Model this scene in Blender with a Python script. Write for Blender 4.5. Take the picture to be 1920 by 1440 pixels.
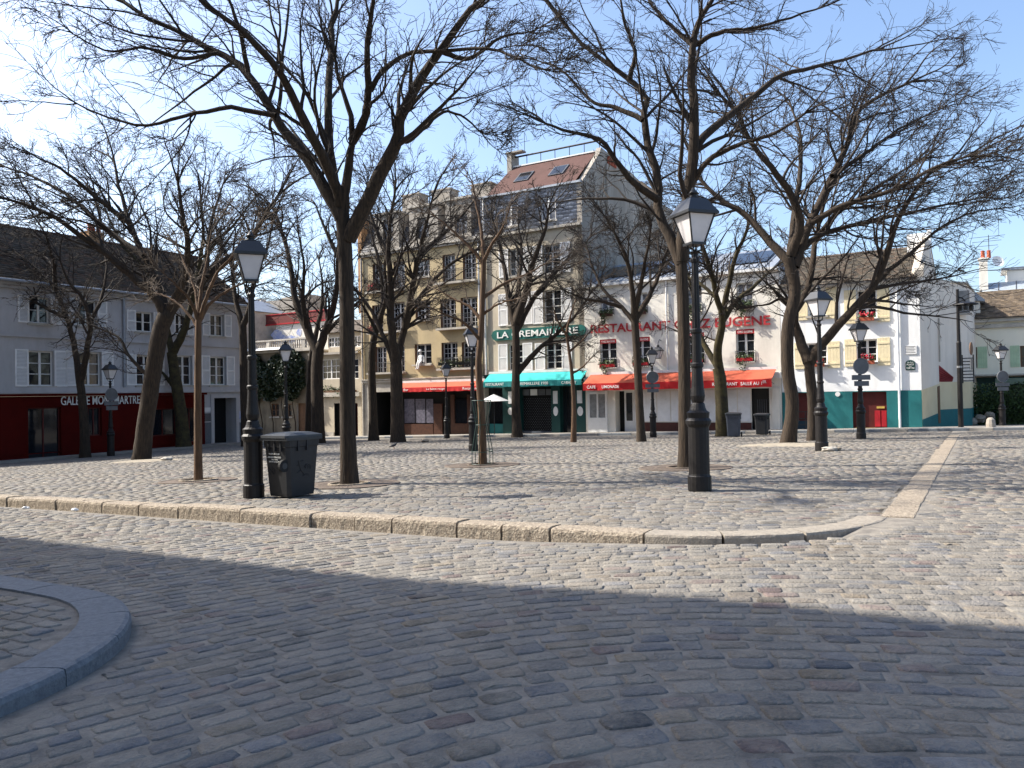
import bpy, math, random
import numpy as np
from mathutils import Vector, Matrix
random.seed(7); RNG = np.random.default_rng(11)
for o in list(bpy.data.objects): bpy.data.objects.remove(o)
SC = bpy.context.scene
COL = SC.collection
rad = math.radians
# ------------------------------------------------------------------ camera
FPX = 1450.0; CAMH = 1.2
PIT = math.atan(21/FPX); ROL = -rad(1.03)
cam = bpy.data.cameras.new('Camera'); camo = bpy.data.objects.new('Camera', cam); COL.objects.link(camo)
cam.sensor_width = 36; cam.lens = FPX/1920*36; cam.clip_start = .05; cam.clip_end = 3000
RM = Matrix.Rotation(math.pi/2+PIT, 3, 'X') @ Matrix.Rotation(ROL, 3, 'Z')
camo.matrix_world = Matrix.Translation((0, 0, CAMH)) @ RM.to_4x4()
SC.camera = camo
# ------------------------------------------------------------------ light
SUN_EL = rad(42); SUN_AZ = math.atan2(-.97, .23)       # azimuth from +Y towards +X
SDIR = Vector((math.sin(SUN_AZ)*math.cos(SUN_EL), math.cos(SUN_AZ)*math.cos(SUN_EL), math.sin(SUN_EL)))
wd = bpy.data.worlds.new('World'); SC.world = wd; wd.use_nodes = True
nt = wd.node_tree; bg = nt.nodes['Background']
sky = nt.nodes.new('ShaderNodeTexSky'); sky.sky_type = 'NISHITA'; sky.sun_disc = False
sky.sun_elevation = SUN_EL; sky.sun_rotation = SUN_AZ
sky.air_density = 1.0; sky.dust_density = 3.0; sky.ozone_density = 3.0; sky.altitude = 100
nt.links.new(sky.outputs[0], bg.inputs[0]); bg.inputs[1].default_value = .15
sl = bpy.data.lights.new('Sun', 'SUN'); slo = bpy.data.objects.new('Sun', sl); COL.objects.link(slo)
sl.energy = 5.0; sl.angle = rad(.53); sl.color = (1, .94, .84)
slo.rotation_euler = SDIR.to_track_quat('Z', 'Y').to_euler(); slo.location = (-30, 8, 40)
vs = SC.view_settings; vs.view_transform = 'Standard'; vs.look = 'None'; vs.gamma = 1; vs.exposure = 1.05
vs.use_curve_mapping = False
# ------------------------------------------------------------------ place geometry: the square's own axes
TH = rad(31)
E1 = Vector((math.cos(TH), -math.sin(TH), 0)); E2 = Vector((math.sin(TH), math.cos(TH), 0))
SX, SY = .011, -.027
CP = Vector((0, 0, CAMH))
def AB(p): return p.x*E1.x+p.y*E1.y, p.x*E2.x+p.y*E2.y
def zg(x, y):
    a = x*E1.x+y*E1.y; b = x*E2.x+y*E2.y
    return SX*x+SY*y - .02*max(0, -a-25)*min(1, max(0, (30-b)/12))
def XY(a, b, z=None):
    v = E1*a+E2*b; v.z = zg(v.x, v.y) if z is None else z
    return v
def ray(px, py): return RM @ Vector(((px-960)/FPX, -(py-720)/FPX, -1))
def G(px, py):
    d = ray(px, py); off = 0
    for _ in range(6):
        n = Vector((-SX, -SY, 1)); s = (off-CP.dot(n))/d.dot(n); p = CP+d*s
        off = zg(p.x, p.y)-SX*p.x-SY*p.y
    return p
def D(px, py, y):
    d = ray(px, py); return CP+d*(y/d.y)
def base_at(px, depth):
    p = D(px, 800, depth); p.z = zg(p.x, p.y); return p
# ------------------------------------------------------------------ materials
MATS = {}
def mat(name, col, rough=.8, var=.12, scale=3., bump=0., bscale=40., col2=None, metal=0, attr=None, spec=.4, streak=False, fac=None, detail=6):
    if name in MATS: return MATS[name]
    m = bpy.data.materials.new(name); m.use_nodes = True; t = m.node_tree; n = t.nodes; l = t.links
    p = n['Principled BSDF']; p.inputs['Roughness'].default_value = rough; p.inputs['Metallic'].default_value = metal
    p.inputs['Specular IOR Level'].default_value = spec
    geo = n.new('ShaderNodeNewGeometry'); pos = geo.outputs['Position']
    if streak:
        mp = n.new('ShaderNodeMapping'); mp.inputs['Scale'].default_value = (1, 1, .12); l.new(pos, mp.inputs[0]); pos = mp.outputs[0]
    nz = n.new('ShaderNodeTexNoise'); nz.inputs['Scale'].default_value = scale; nz.inputs['Detail'].default_value = detail; nz.inputs['Roughness'].default_value = .65
    l.new(pos, nz.inputs['Vector'])
    rp = n.new('ShaderNodeValToRGB'); rp.color_ramp.elements[0].position = .32; rp.color_ramp.elements[1].position = .68
    l.new(nz.outputs['Fac'], rp.inputs[0])
    c2 = col2 if col2 else tuple(max(0, c*(1-2*var)) for c in col)
    c1 = col if col2 else tuple(min(1, c*(1+var)) for c in col)
    rp.color_ramp.elements[0].color = (*c2, 1); rp.color_ramp.elements[1].color = (*c1, 1)
    out = rp.outputs[0]
    if attr:
        at = n.new('ShaderNodeAttribute'); at.attribute_name = attr
        mx = n.new('ShaderNodeMix'); mx.data_type = 'RGBA'; mx.blend_type = 'MULTIPLY'; mx.inputs[0].default_value = 1
        l.new(at.outputs['Color'], mx.inputs[6]); l.new(out, mx.inputs[7]); out = mx.outputs[2]
    l.new(out, p.inputs['Base Color'])
    if bump:
        bz = n.new('ShaderNodeTexNoise'); bz.inputs['Scale'].default_value = bscale; bz.inputs['Detail'].default_value = 5
        l.new(geo.outputs['Position'] if not streak else pos, bz.inputs['Vector'])
        bp = n.new('ShaderNodeBump'); bp.inputs['Strength'].default_value = bump; bp.inputs['Distance'].default_value = .02
        l.new(bz.outputs['Fac'], bp.inputs['Height']); l.new(bp.outputs[0], p.inputs['Normal'])
    MATS[name] = m; return m
def glassmat(name, col=(.012, .014, .018), rough=.06):
    if name in MATS: return MATS[name]
    m = bpy.data.materials.new(name); m.use_nodes = True; p = m.node_tree.nodes['Principled BSDF']
    p.inputs['Base Color'].default_value = (*col, 1); p.inputs['Roughness'].default_value = rough; p.inputs['Specular IOR Level'].default_value = .6
    t = m.node_tree; nz = t.nodes.new('ShaderNodeTexNoise'); nz.inputs['Scale'].default_value = 1.3
    ge = t.nodes.new('ShaderNodeNewGeometry'); t.links.new(ge.outputs['Position'], nz.inputs['Vector'])
    bp = t.nodes.new('ShaderNodeBump'); bp.inputs['Strength'].default_value = .05; bp.inputs['Distance'].default_value = .05
    t.links.new(nz.outputs['Fac'], bp.inputs['Height']); t.links.new(bp.outputs[0], p.inputs['Normal'])
    MATS[name] = m; return m
M_sand = mat('joint_sand', (.25, .225, .19), .95, scale=6, bump=.6, bscale=70, col2=(.11, .1, .088))
M_kerbdull = mat('worn_limestone', (.33, .29, .235), .9, scale=20, bump=.6, bscale=60, col2=(.2, .175, .145))
M_cob = mat('cobble_stone', (1.08, 1.06, 1.02), .8, scale=14, bump=1., bscale=55, col2=(.62, .62, .64), attr='col', spec=.35)
def add_dust(m, col, scale, lo, hi, amount):
    t = m.node_tree; p = t.nodes['Principled BSDF']; src = p.inputs['Base Color'].links[0].from_socket
    ge = t.nodes.new('ShaderNodeNewGeometry'); nz = t.nodes.new('ShaderNodeTexNoise'); nz.inputs['Scale'].default_value = scale; nz.inputs['Detail'].default_value = 7; nz.inputs['Roughness'].default_value = .7
    t.links.new(ge.outputs['Position'], nz.inputs['Vector'])
    mr = t.nodes.new('ShaderNodeMapRange'); mr.inputs[1].default_value = lo; mr.inputs[2].default_value = hi; mr.inputs[4].default_value = amount; t.links.new(nz.outputs['Fac'], mr.inputs[0])
    mx = t.nodes.new('ShaderNodeMix'); mx.data_type = 'RGBA'; t.links.new(mr.outputs[0], mx.inputs[0]); t.links.new(src, mx.inputs[6]); mx.inputs[7].default_value = (*col, 1)
    t.links.new(mx.outputs[2], p.inputs['Base Color'])
add_dust(M_cob, (.235, .21, .175), 3.2, .4, .66, .85)
add_dust(M_cob, (.07, .068, .07), 9., .62, .8, .6)
M_kerb = mat('pale_limestone', (.42, .355, .27), .9, scale=30, bump=1.0, bscale=48, col2=(.13, .1, .075))
M_granite = mat('blue_granite', (.16, .175, .19), .75, scale=30, bump=.4, bscale=90, col2=(.09, .1, .115))
M_pave = mat('far_pavement', (.3, .28, .24), .9, scale=2, col2=(.22, .2, .18), bump=.2)
M_asph = mat('ground_asphalt', (.16, .15, .135), .95, scale=1.5, col2=(.1, .095, .09))
M_beige = mat('beige_render', (.54, .43, .25), .9, scale=.7, col2=(.42, .33, .19), bump=.3, bscale=12)
M_stone = mat('grey_stone_trim', (.5, .46, .39), .9, scale=2, col2=(.33, .3, .26), bump=.3)
M_cream = mat('cream_render', (.56, .49, .37), .9, scale=.6, col2=(.43, .37, .28), bump=.25, bscale=10)
M_white = mat('white_render', (.83, .79, .7), .9, scale=.6, col2=(.72, .67, .58), bump=.2, bscale=10)
M_white2 = mat('bright_white_render', (.86, .86, .85), .9, scale=.8, col2=(.8, .8, .78), bump=.15, bscale=10)
M_gal = mat('gallery_render', (.5, .49, .495), .9, scale=.8, col2=(.42, .41, .415), bump=.15, bscale=10)
M_grey = mat('stained_concrete', (.4, .36, .31), .95, scale=1.1, col2=(.24, .215, .18), bump=.3, bscale=8, streak=True)
M_pink = mat('pale_pink_render', (.8, .71, .6), .9, scale=.6, col2=(.73, .64, .54))
def stain(m, col, amount, sc=1.2):
    t = m.node_tree; p = t.nodes['Principled BSDF']; src = p.inputs['Base Color'].links[0].from_socket
    ge = t.nodes.new('ShaderNodeNewGeometry'); mp = t.nodes.new('ShaderNodeMapping'); mp.inputs['Scale'].default_value = (1, 1, .16); nz = t.nodes.new('ShaderNodeTexNoise'); nz.inputs['Scale'].default_value = sc; nz.inputs['Detail'].default_value = 8; nz.inputs['Roughness'].default_value = .7
    t.links.new(ge.outputs['Position'], mp.inputs[0]); t.links.new(mp.outputs[0], nz.inputs['Vector'])
    mr = t.nodes.new('ShaderNodeMapRange'); mr.inputs[1].default_value = .45; mr.inputs[2].default_value = .75; mr.inputs[4].default_value = amount; t.links.new(nz.outputs['Fac'], mr.inputs[0])
    mx = t.nodes.new('ShaderNodeMix'); mx.data_type = 'RGBA'; t.links.new(mr.outputs[0], mx.inputs[0]); t.links.new(src, mx.inputs[6]); mx.inputs[7].default_value = (*col, 1); t.links.new(mx.outputs[2], p.inputs['Base Color'])
for m_, a_ in ((M_beige, .3), (M_cream, .35), (M_white, .3), (M_white2, .18), (M_gal, .35), (M_pink, .2), (M_grey, .5)): stain(m_, (.2, .17, .13), a_)
M_yel = mat('pale_yellow_render', (.72, .6, .38), .9, scale=.8, col2=(.64, .52, .32))
M_teal = mat('teal_paint', (.012, .15, .155), .6, scale=1.6, col2=(.009, .115, .12))
M_tealdk = mat('dark_teal_wood', (.006, .05, .046), .5, scale=3)
M_darkblue = mat('navy_paint', (.008, .03, .045), .5)
M_red = mat('red_shop_paint', (.085, .005, .003), .85, scale=1, col2=(.06, .004, .003), spec=.1)
M_dkred = mat('dark_red_door', (.09, .009, .006), .6, scale=3)
M_brred = mat('bright_red_paint', (.42, .012, .02), .5)
M_wood = mat('brown_shop_wood', (.085, .03, .014), .5, scale=6, col2=(.045, .016, .009))
M_dark = mat('dark_interior', (.006, .006, .006), .9)
M_wframe = mat('white_window_paint', (.72, .71, .68), .6, var=.04)
M_bframe = mat('brown_reveal', (.16, .085, .045), .8, scale=4)
M_shut = mat('white_shutter_paint', (.8, .79, .77), .7, var=.05)
M_shutc = mat('cream_shutter_paint', (.78, .67, .43), .7, var=.06)
M_shutg = mat('green_shutter_paint', (.42, .55, .36), .7, var=.06)
M_glass = glassmat('window_glass')
M_curt = mat('lace_curtain', (.28, .29, .32), .35, scale=9, col2=(.04, .042, .05))
M_iron = mat('black_iron', (.012, .012, .013), .45, var=.2, scale=20, spec=.5)
M_zinc = mat('zinc_roof', (.33, .36, .4), .5, scale=2, col2=(.25, .27, .3), metal=.3)
M_slate = mat('slate', (1, 1, 1), .55, scale=14, col2=(.7, .7, .72), attr='col', spec=.5)
M_tile = mat('roof_tile', (1, 1, 1), .9, scale=6, col2=(.65, .65, .65), attr='col', bump=.3)
M_redroof = mat('red_brown_roof', (.105, .058, .05), .95, scale=2, col2=(.085, .047, .04), spec=.2, bump=.2)
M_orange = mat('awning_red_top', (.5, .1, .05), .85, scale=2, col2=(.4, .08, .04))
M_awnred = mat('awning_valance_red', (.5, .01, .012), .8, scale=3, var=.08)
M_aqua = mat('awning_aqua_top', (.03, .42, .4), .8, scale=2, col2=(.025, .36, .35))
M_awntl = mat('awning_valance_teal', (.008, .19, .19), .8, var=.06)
M_letter = mat('white_letter', (.8, .8, .76), .7, var=.02)
M_redlet = mat('red_letter', (.42, .025, .03), .7, var=.05)
M_bark = mat('bark', (.058, .039, .024), .95, scale=24, bump=1., bscale=45, col2=(.014, .01, .007), streak=True)
M_barkmoss = mat('mossy_bark', (.07, .056, .02), .95, scale=5, bump=1., bscale=40, col2=(.02, .015, .01))
M_barkyoung = mat('young_bark', (.13, .072, .036), .9, scale=20, bump=.9, bscale=45, col2=(.05, .03, .018), streak=True)
M_twig = mat('twig_bark', (.04, .029, .021), .9, scale=3, col2=(.018, .013, .01))
M_twigpale = mat('pale_twig_bark', (.15, .115, .085), .9, scale=3, col2=(.07, .05, .035))
M_bin = mat('bin_plastic', (.017, .018, .021), .55, scale=6, col2=(.011, .012, .014), spec=.4, bump=.08)
M_binl = mat('bin_lid_plastic', (.03, .033, .037), .5, var=.1)
M_rubber = mat('rubber', (.01, .01, .01), .8)
M_lampglass = mat('lamp_glass', (.62, .6, .6), .25, var=.05, spec=.6)
M_brick = mat('orange_brick', (.42, .24, .11), .9, scale=12, col2=(.3, .16, .08))
M_terra = mat('terracotta', (.42, .1, .05), .8, var=.15, scale=10)
M_leaf = mat('leaf_green', (.06, .095, .025), .6, scale=8, col2=(.025, .045, .012), spec=.5)
M_leafdk = mat('ivy_leaf', (.022, .042, .014), .45, scale=8, col2=(.01, .02, .008), spec=.6)
M_flower = mat('red_flower', (.5, .02, .04), .6)
M_hedge = mat('hedge_leaf', (.05, .09, .02), .7, scale=6, col2=(.018, .035, .008))
M_sandpit = mat('tree_pit_sand', (.36, .31, .23), .95, scale=5, col2=(.2, .175, .14), bump=.5)
M_grate = mat('rusty_grate', (.17, .13, .1), .85, scale=12, col2=(.1, .08, .065), metal=.2)
M_guard = mat('green_guard_paint', (.008, .035, .025), .5)
M_steel = mat('grey_steel', (.28, .29, .3), .45, metal=.6)
M_signgrey = mat('sign_back_grey', (.11, .115, .125), .5, metal=.3)
M_mural = mat('blue_mural', (.14, .22, .55), .8, scale=3, col2=(.6, .6, .62))
M_lattice = mat('red_lattice_paint', (.2, .03, .025), .8, scale=14, col2=(.07, .02, .018))
M_marble = mat('white_marble', (.75, .74, .72), .5, var=.05)
M_signblue = mat('street_sign_enamel', (.006, .04, .035), .35)
M_statue = mat('statue_white', (.72, .71, .69), .7, var=.08)
M_pigeon = mat('pigeon_feather', (.045, .048, .055), .7, scale=40, col2=(.02, .02, .025))
M_yellow = mat('brass_yellow', (.5, .36, .08), .5)
M_brbase = mat('brown_plinth', (.08, .022, .015), .7, var=.15)
M_greenawn = mat('sage_awning', (.13, .17, .12), .8)
# ------------------------------------------------------------------ mesh helpers
def link(o, parent=None, label=None, cat=None, group=None, kind=None):
    COL.objects.link(o)
    if parent is not None: o.parent = parent
    if label: o['label'] = label
    if cat: o['category'] = cat
    if group: o['group'] = group
    if kind: o['kind'] = kind
    return o
def empty(name, loc, rz=0, label=None, cat=None, group=None, kind=None):
    o = bpy.data.objects.new(name, None); o.location = loc; o.rotation_euler = (0, 0, rz); o.empty_display_size = .2
    return link(o, None, label, cat, group, kind)
class MB:
    def __init__(s): s.v = []; s.f = []; s.c = []
    def add(s, vs, fs, col=None):
        n = len(s.v); s.v += [tuple(v) for v in vs]; s.f += [tuple(i+n for i in f) for f in fs]
        if col is not None: s.c += [col]*len(fs)
        return s
    def box(s, x0, y0, z0, x1, y1, z1, col=None):
        if x0 > x1: x0, x1 = x1, x0
        if y0 > y1: y0, y1 = y1, y0
        if z0 > z1: z0, z1 = z1, z0
        return s.add([(x0, y0, z0), (x1, y0, z0), (x1, y1, z0), (x0, y1, z0), (x0, y0, z1), (x1, y0, z1), (x1, y1, z1), (x0, y1, z1)],
              [(0, 3, 2, 1), (4, 5, 6, 7), (0, 1, 5, 4), (1, 2, 6, 5), (2, 3, 7, 6), (3, 0, 4, 7)], col)
    def quad(s, a, b, c, d, col=None): return s.add([a, b, c, d], [(0, 1, 2, 3)], col)
    def prism(s, poly, vec, col=None):
        n = len(poly); vec = Vector(vec); P = [Vector(p) for p in poly]
        return s.add(P+[p+vec for p in P], [tuple(range(n-1, -1, -1)), tuple(range(n, 2*n))]+[(i, (i+1) % n, n+(i+1) % n, n+i) for i in range(n)], col)
    def lathe(s, prof, n=16, c=(0, 0, 0), flut=0):
        vs = []; fs = []
        for r, z in prof:
            for i in range(n):
                t = 2*math.pi*i/n; rr = r*(1-flut*(i % 2)); vs.append((c[0]+rr*math.cos(t), c[1]+rr*math.sin(t), c[2]+z))
        for k in range(len(prof)-1):
            for i in range(n): j = (i+1) % n; fs.append((k*n+i, k*n+j, (k+1)*n+j, (k+1)*n+i))
        fs.append(tuple(range(n-1, -1, -1))); fs.append(tuple((len(prof)-1)*n+i for i in range(n)))
        return s.add(vs, fs)
    def tube(s, pts, r, n=6):
        P = np.array([tuple(p) for p in pts], float)[None]; R = np.full(P.shape[:2], r) if np.isscalar(r) else np.array(r, float)[None]
        v, f = tubes(P, R, n); return s.add(v.tolist(), f.tolist())
    def build(s, name, m, parent=None, smooth=False, **kw):
        me = bpy.data.meshes.new(name); me.from_pydata(s.v, [], s.f); me.materials.append(m)
        if s.c:
            at = me.color_attributes.new('col', 'FLOAT_COLOR', 'CORNER')
            arr = []
            for p in me.polygons: arr += list(s.c[p.index])*p.loop_total
            at.data.foreach_set('color', arr)
        if smooth: me.polygons.foreach_set('use_smooth', [True]*len(me.polygons))
        me.update()
        return link(bpy.data.objects.new(name, me), parent, **kw)
def tubes(P, R, S):
    """P (M,K,3) R (M,K): tubes for M polylines at once"""
    M, K, _ = P.shape
    T = np.gradient(P, axis=1); T /= np.linalg.norm(T, axis=2, keepdims=True)+1e-9
    ref = np.where(np.abs(T[:, :1, 2:3]) > .9, np.array([1., 0, 0]), np.array([0, 0, 1.]))
    ref = np.broadcast_to(ref, T.shape)
    U = np.cross(T, ref); U /= np.linalg.norm(U, axis=2, keepdims=True)+1e-9; V = np.cross(T, U)
    a = np.arange(S)*2*np.pi/S
    ring = P[:, :, None, :]+R[:, :, None, None]*(np.cos(a)[None, None, :, None]*U[:, :, None, :]+np.sin(a)[None, None, :, None]*V[:, :, None, :])
    verts = ring.reshape(-1, 3)
    m = np.arange(M)[:, None, None]*K*S; k = np.arange(K-1)[None, :, None]*S; i = np.arange(S)[None, None, :]; j = (i+1) % S
    f = np.stack([m+k+i, m+k+S+i, m+k+S+j, m+k+j], -1).reshape(-1, 4)
    return verts, f
def npmesh(name, verts, faces, m, parent=None, cols=None, smooth=False, **kw):
    """faces (N,k) array, fast path"""
    me = bpy.data.meshes.new(name); nv = len(verts); nf, k = faces.shape
    me.vertices.add(nv); me.vertices.foreach_set('co', np.ascontiguousarray(verts, dtype=np.float32).ravel())
    me.loops.add(nf*k); me.loops.foreach_set('vertex_index', np.ascontiguousarray(faces, dtype=np.int32).ravel())
    me.polygons.add(nf); me.polygons.foreach_set('loop_start', np.arange(0, nf*k, k, dtype=np.int32))
    try: me.polygons.foreach_set('loop_total', np.full(nf, k, dtype=np.int32))
    except Exception: pass
    me.materials.append(m); me.update(calc_edges=True)
    if cols is not None:
        at = me.color_attributes.new('col', 'FLOAT_COLOR', 'POINT'); at.data.foreach_set('color', np.ascontiguousarray(cols, dtype=np.float32).ravel())
    if smooth: me.polygons.foreach_set('use_smooth', np.ones(nf, dtype=bool))
    me.validate()
    return link(bpy.data.objects.new(name, me), parent, **kw)
def text_mesh(s, size, ext=.01, off=0., shear=0, align='LEFT', spacing=1.0):
    cu = bpy.data.curves.new('t', 'FONT'); cu.body = s; cu.size = size; cu.extrude = ext; cu.offset = off; cu.align_x = align; cu.space_character = spacing; cu.shear = shear
    cu.resolution_u = 3
    to = bpy.data.objects.new('t', cu); COL.objects.link(to)
    dg = bpy.context.evaluated_depsgraph_get(); dg.update()
    me = bpy.data.meshes.new_from_object(to.evaluated_get(dg)); bpy.data.objects.remove(to); return me
def letters(s, parent, p, width, height, m, ext=.012, off=.0, rot=None, slope=0, name='lettering', **kw):
    """flat text facing local -y, left-bottom corner at p, fitted to width x height"""
    me = text_mesh(s, 1, .5, off); vs_ = np.array([v.co[:] for v in me.vertices]); mn = vs_.min(0); mx = vs_.max(0)
    q = (vs_-mn)/(mx-mn); out = np.empty_like(q)
    out[:, 0] = q[:, 0]*width; out[:, 1] = -q[:, 2]*2*ext; out[:, 2] = q[:, 1]*height+q[:, 0]*slope
    out += np.array(p)
    me.vertices.foreach_set('co', out.astype(np.float32).ravel()); me.materials.clear(); me.materials.append(m); me.update()
    return link(bpy.data.objects.new(name, me), parent, **kw)
# ================================================================== GROUND
def dip(a, b):
    """how far the carriageway lies below the square's own level"""
    t = np.clip((-.9-a)/4.2, 0, 1); t = t*t*(3-2*t)
    return .125*t*(1+0*b)
def zgv(x, y):
    a = x*E1.x+y*E1.y; b = x*E2.x+y*E2.y
    return SX*x+SY*y - .02*np.maximum(0, -a-25)*np.clip((30-b)/12, 0, 1)
def grid(a0, a1, b0, b1, step, fz, name, m, **kw):
    na = int((a1-a0)/step)+1; nb = int((b1-b0)/step)+1
    A, B = np.meshgrid(np.linspace(a0, a1, na), np.linspace(b0, b1, nb), indexing='ij')
    X = A*E1.x+B*E2.x; Y = A*E1.y+B*E2.y; Z = fz(X, Y, A, B)
    v = np.stack([X, Y, Z], -1).reshape(-1, 3)
    i = np.arange(na-1)[:, None]*nb+np.arange(nb-1)[None, :]
    f = np.stack([i, i+nb, i+nb+1, i+1], -1).reshape(-1, 4)
    return npmesh(name, v, f, m, **kw)
KB = 7.2        # kerb line of the square
ground = grid(-500, 500, -200, 900, 25, lambda X, Y, A, B: SX*X+SY*Y-.9, 'ground', M_asph, kind='structure')
road = grid(-46, 34, -16, 48, .5, lambda X, Y, A, B: zgv(X, Y)-np.where(B < KB+.2, dip(A, B), np.where(A < -1.2, .2, 0)) - .0065, 'road', M_sand, kind='structure')
# the square's paved sheet, with the rounded corner
def square_outline(inset=0):
    pts = [(-45, 38.6), (-45, KB+inset)]
    r = 2.0; cx, cb = -.85-r, KB+r
    for k in range(9):
        t = -math.pi/2+k/8*math.pi/2; pts.append((cx+(r-inset)*math.cos(t), cb+(r-inset)*math.sin(t)))
    pts.append((-.85-inset, 38.6)); return pts
mb = MB()
A_ = np.linspace(-45, -.9, 60); B_ = np.linspace(KB+.1, 38.6, 48)
def in_square(a, b, m=0.):
    r = 2.0; cx, cb = -.85-r, KB+r
    ok = (a < -.85-m) & (b > KB+m)
    corner = (a > cx) & (b < cb) & ((a-cx)**2+(b-cb)**2 > (r-m)**2)
    return ok & ~corner
out = square_outline(.1)
# fan triangulated strips: polygon face is planar except for a slight fall on the left, so cut it by columns
bmv = []; bmf = []
cols_a = [-45, -42, -39, -36, -33, -30, -27.5, -25]
for i in range(len(cols_a)-1):
    for bb0, bb1 in [(KB+.1, 12), (12, 18), (18, 24), (24, 30), (30, 38.6)]:
        n = len(bmv)
        for (a, b) in [(cols_a[i], bb0), (cols_a[i+1], bb0), (cols_a[i+1], bb1), (cols_a[i], bb1)]:
            p = XY(a, b); bmv.append((p.x, p.y, p.z-.0065))
        bmf.append((n, n+1, n+2, n+3))
n = len(bmv); poly = [(-25, 38.6), (-25, KB+.1)]+[q for q in out if q[0] > -24]
for a, b in poly: p = XY(a, b); bmv.append((p.x, p.y, p.z-.0065))
bmf.append(tuple(range(n, n+len(poly))))
me = bpy.data.meshes.new('square_paving'); me.from_pydata(bmv, [], bmf); me.materials.append(M_sand)
square = link(bpy.data.objects.new('square_paving', me), kind='structure')
# ---- setts
PAL = np.array([(.20, .185, .16), (.17, .165, .155), (.145, .145, .15), (.115, .12, .13), (.19, .165, .135), (.165, .125, .115), (.22, .205, .18), (.21, .175, .13), (.18, .18, .185)])
PW = np.array([.22, .16, .12, .07, .13, .07, .12, .05, .06]); PW /= PW.sum()
def cob_colors(n, bright=1.):
    c = PAL[RNG.choice(len(PAL), n, p=PW)]*RNG.uniform(.84, 1.16, (n, 1))*bright
    return c
def cob_array(C, T, N_, hl, hw, ztop, detail, jit=.017):
    """C centres (n,2), T along dir, N_ across dir, half sizes; returns verts (n,V,3), faces template"""
    n = len(C)
    if detail:
        P = 12; ang = (np.arange(P)+.5)/P*2*np.pi
        ca, sa = np.cos(ang), np.sin(ang); e = .34
        sx_ = np.sign(ca)*np.abs(ca)**e; sy_ = np.sign(sa)*np.abs(sa)**e
    else:
        P = 4; sx_ = np.array([1, -1, -1, 1.]); sy_ = np.array([1, 1, -1, -1.])
    def ringpts(k, inset, z):
        u = sx_[None]*(hl[:, None]-inset)+k[:, :, 0]; w = sy_[None]*(hw[:, None]-inset)+k[:, :, 1]
        xy = C[:, None, :]+u[..., None]*T[:, None, :]+w[..., None]*N_[:, None, :]
        return xy, z
    k = RNG.normal(0, jit*.7, (n, P, 2))
    if detail: k = (k+np.roll(k, 1, 1)+np.roll(k, -1, 1))/3*1.15
    rings = []
    tl = RNG.normal(0, .007, (n, 2))
    for inset, dz in ([(0, -.04), (.005, -.0035), (.02, .0)] if detail else [(0, -.03), (.01, .0)]):
        xy, _ = ringpts(k, inset, 0)
        loc = xy-C[:, None, :]
        z = ztop(xy[..., 0], xy[..., 1])+dz+(loc*tl[:, None, :]).sum(-1)*(1 if dz > -.02 else 0)
        rings.append(np.concatenate([xy, z[..., None]], -1))
    hz = RNG.normal(0, .0018, n)
    V = np.concatenate(rings, 1); V[:, P:, 2] += hz[:, None]
    F = []
    for r in range(len(rings)-1):
        for i in range(P): j = (i+1) % P; F.append((r*P+i, r*P+j, (r+1)*P+j, (r+1)*P+i))
    top0 = (len(rings)-1)*P
    if detail:
        cxy = C[:, None, :]; cz = ztop(C[:, 0], C[:, 1])[:, None, None]+.0015+hz[:, None, None]
        V = np.concatenate([V, np.concatenate([cxy, cz], -1)], 1); ci = V.shape[1]-1
        for i in range(0, P, 2): F.append((top0+i, top0+(i+1) % P, top0+(i+2) % P, ci))
    else: F.append((top0, top0+1, top0+2, top0+3))
    return V, np.array(F)
def lay(Cc, Tt, Nn, hl, hw, ztop, near, parent, nbest, name):
    """300 nearest setts as parts, the rest joined"""
    d = np.hypot(Cc[:, 0], Cc[:, 1]); u = Cc[:, 0]/np.maximum(Cc[:, 1], .1)
    vis = (Cc[:, 1] > 1.2) & (np.abs(u) < .95) & (d < 46)
    Cc, Tt, Nn, hl, hw, d = Cc[vis], Tt[vis], Nn[vis], hl[vis], hw[vis], d[vis]
    col = cob_colors(len(Cc)); dk = RNG.random(len(Cc)) < .06; col[dk] *= .55
    inframe = (Cc[:, 1] > 2.45) & (np.abs(Cc[:, 0]/Cc[:, 1]) < .66)
    order = np.argsort(np.where(inframe, d, 1e3)); best = order[:nbest]; isb = np.zeros(len(Cc), bool); isb[best] = True
    for det, sel in ((1, np.where((d < near) & ~isb)[0]), (0, np.where((d >= near) & ~isb)[0]), (2, best)):
        if not len(sel): continue
        V, F = cob_array(Cc[sel], Tt[sel], Nn[sel], hl[sel], hw[sel], ztop, det > 0)
        nV = V.shape[1]; cc = np.ones((len(sel), nV, 4)); cc[..., :3] = col[sel][:, None, :]
        if det == 2:
            for q in range(len(sel)):
                npmesh('cobble', V[q], F, M_cob, parent, cols=cc[q], smooth=False)
        else:
            ff = (F[None]+np.arange(len(sel))[:, None, None]*nV).reshape(-1, 4)
            npmesh(name, V.reshape(-1, 3), ff, M_cob, parent, cols=cc.reshape(-1, 4), smooth=False, kind='stuff')
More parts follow.
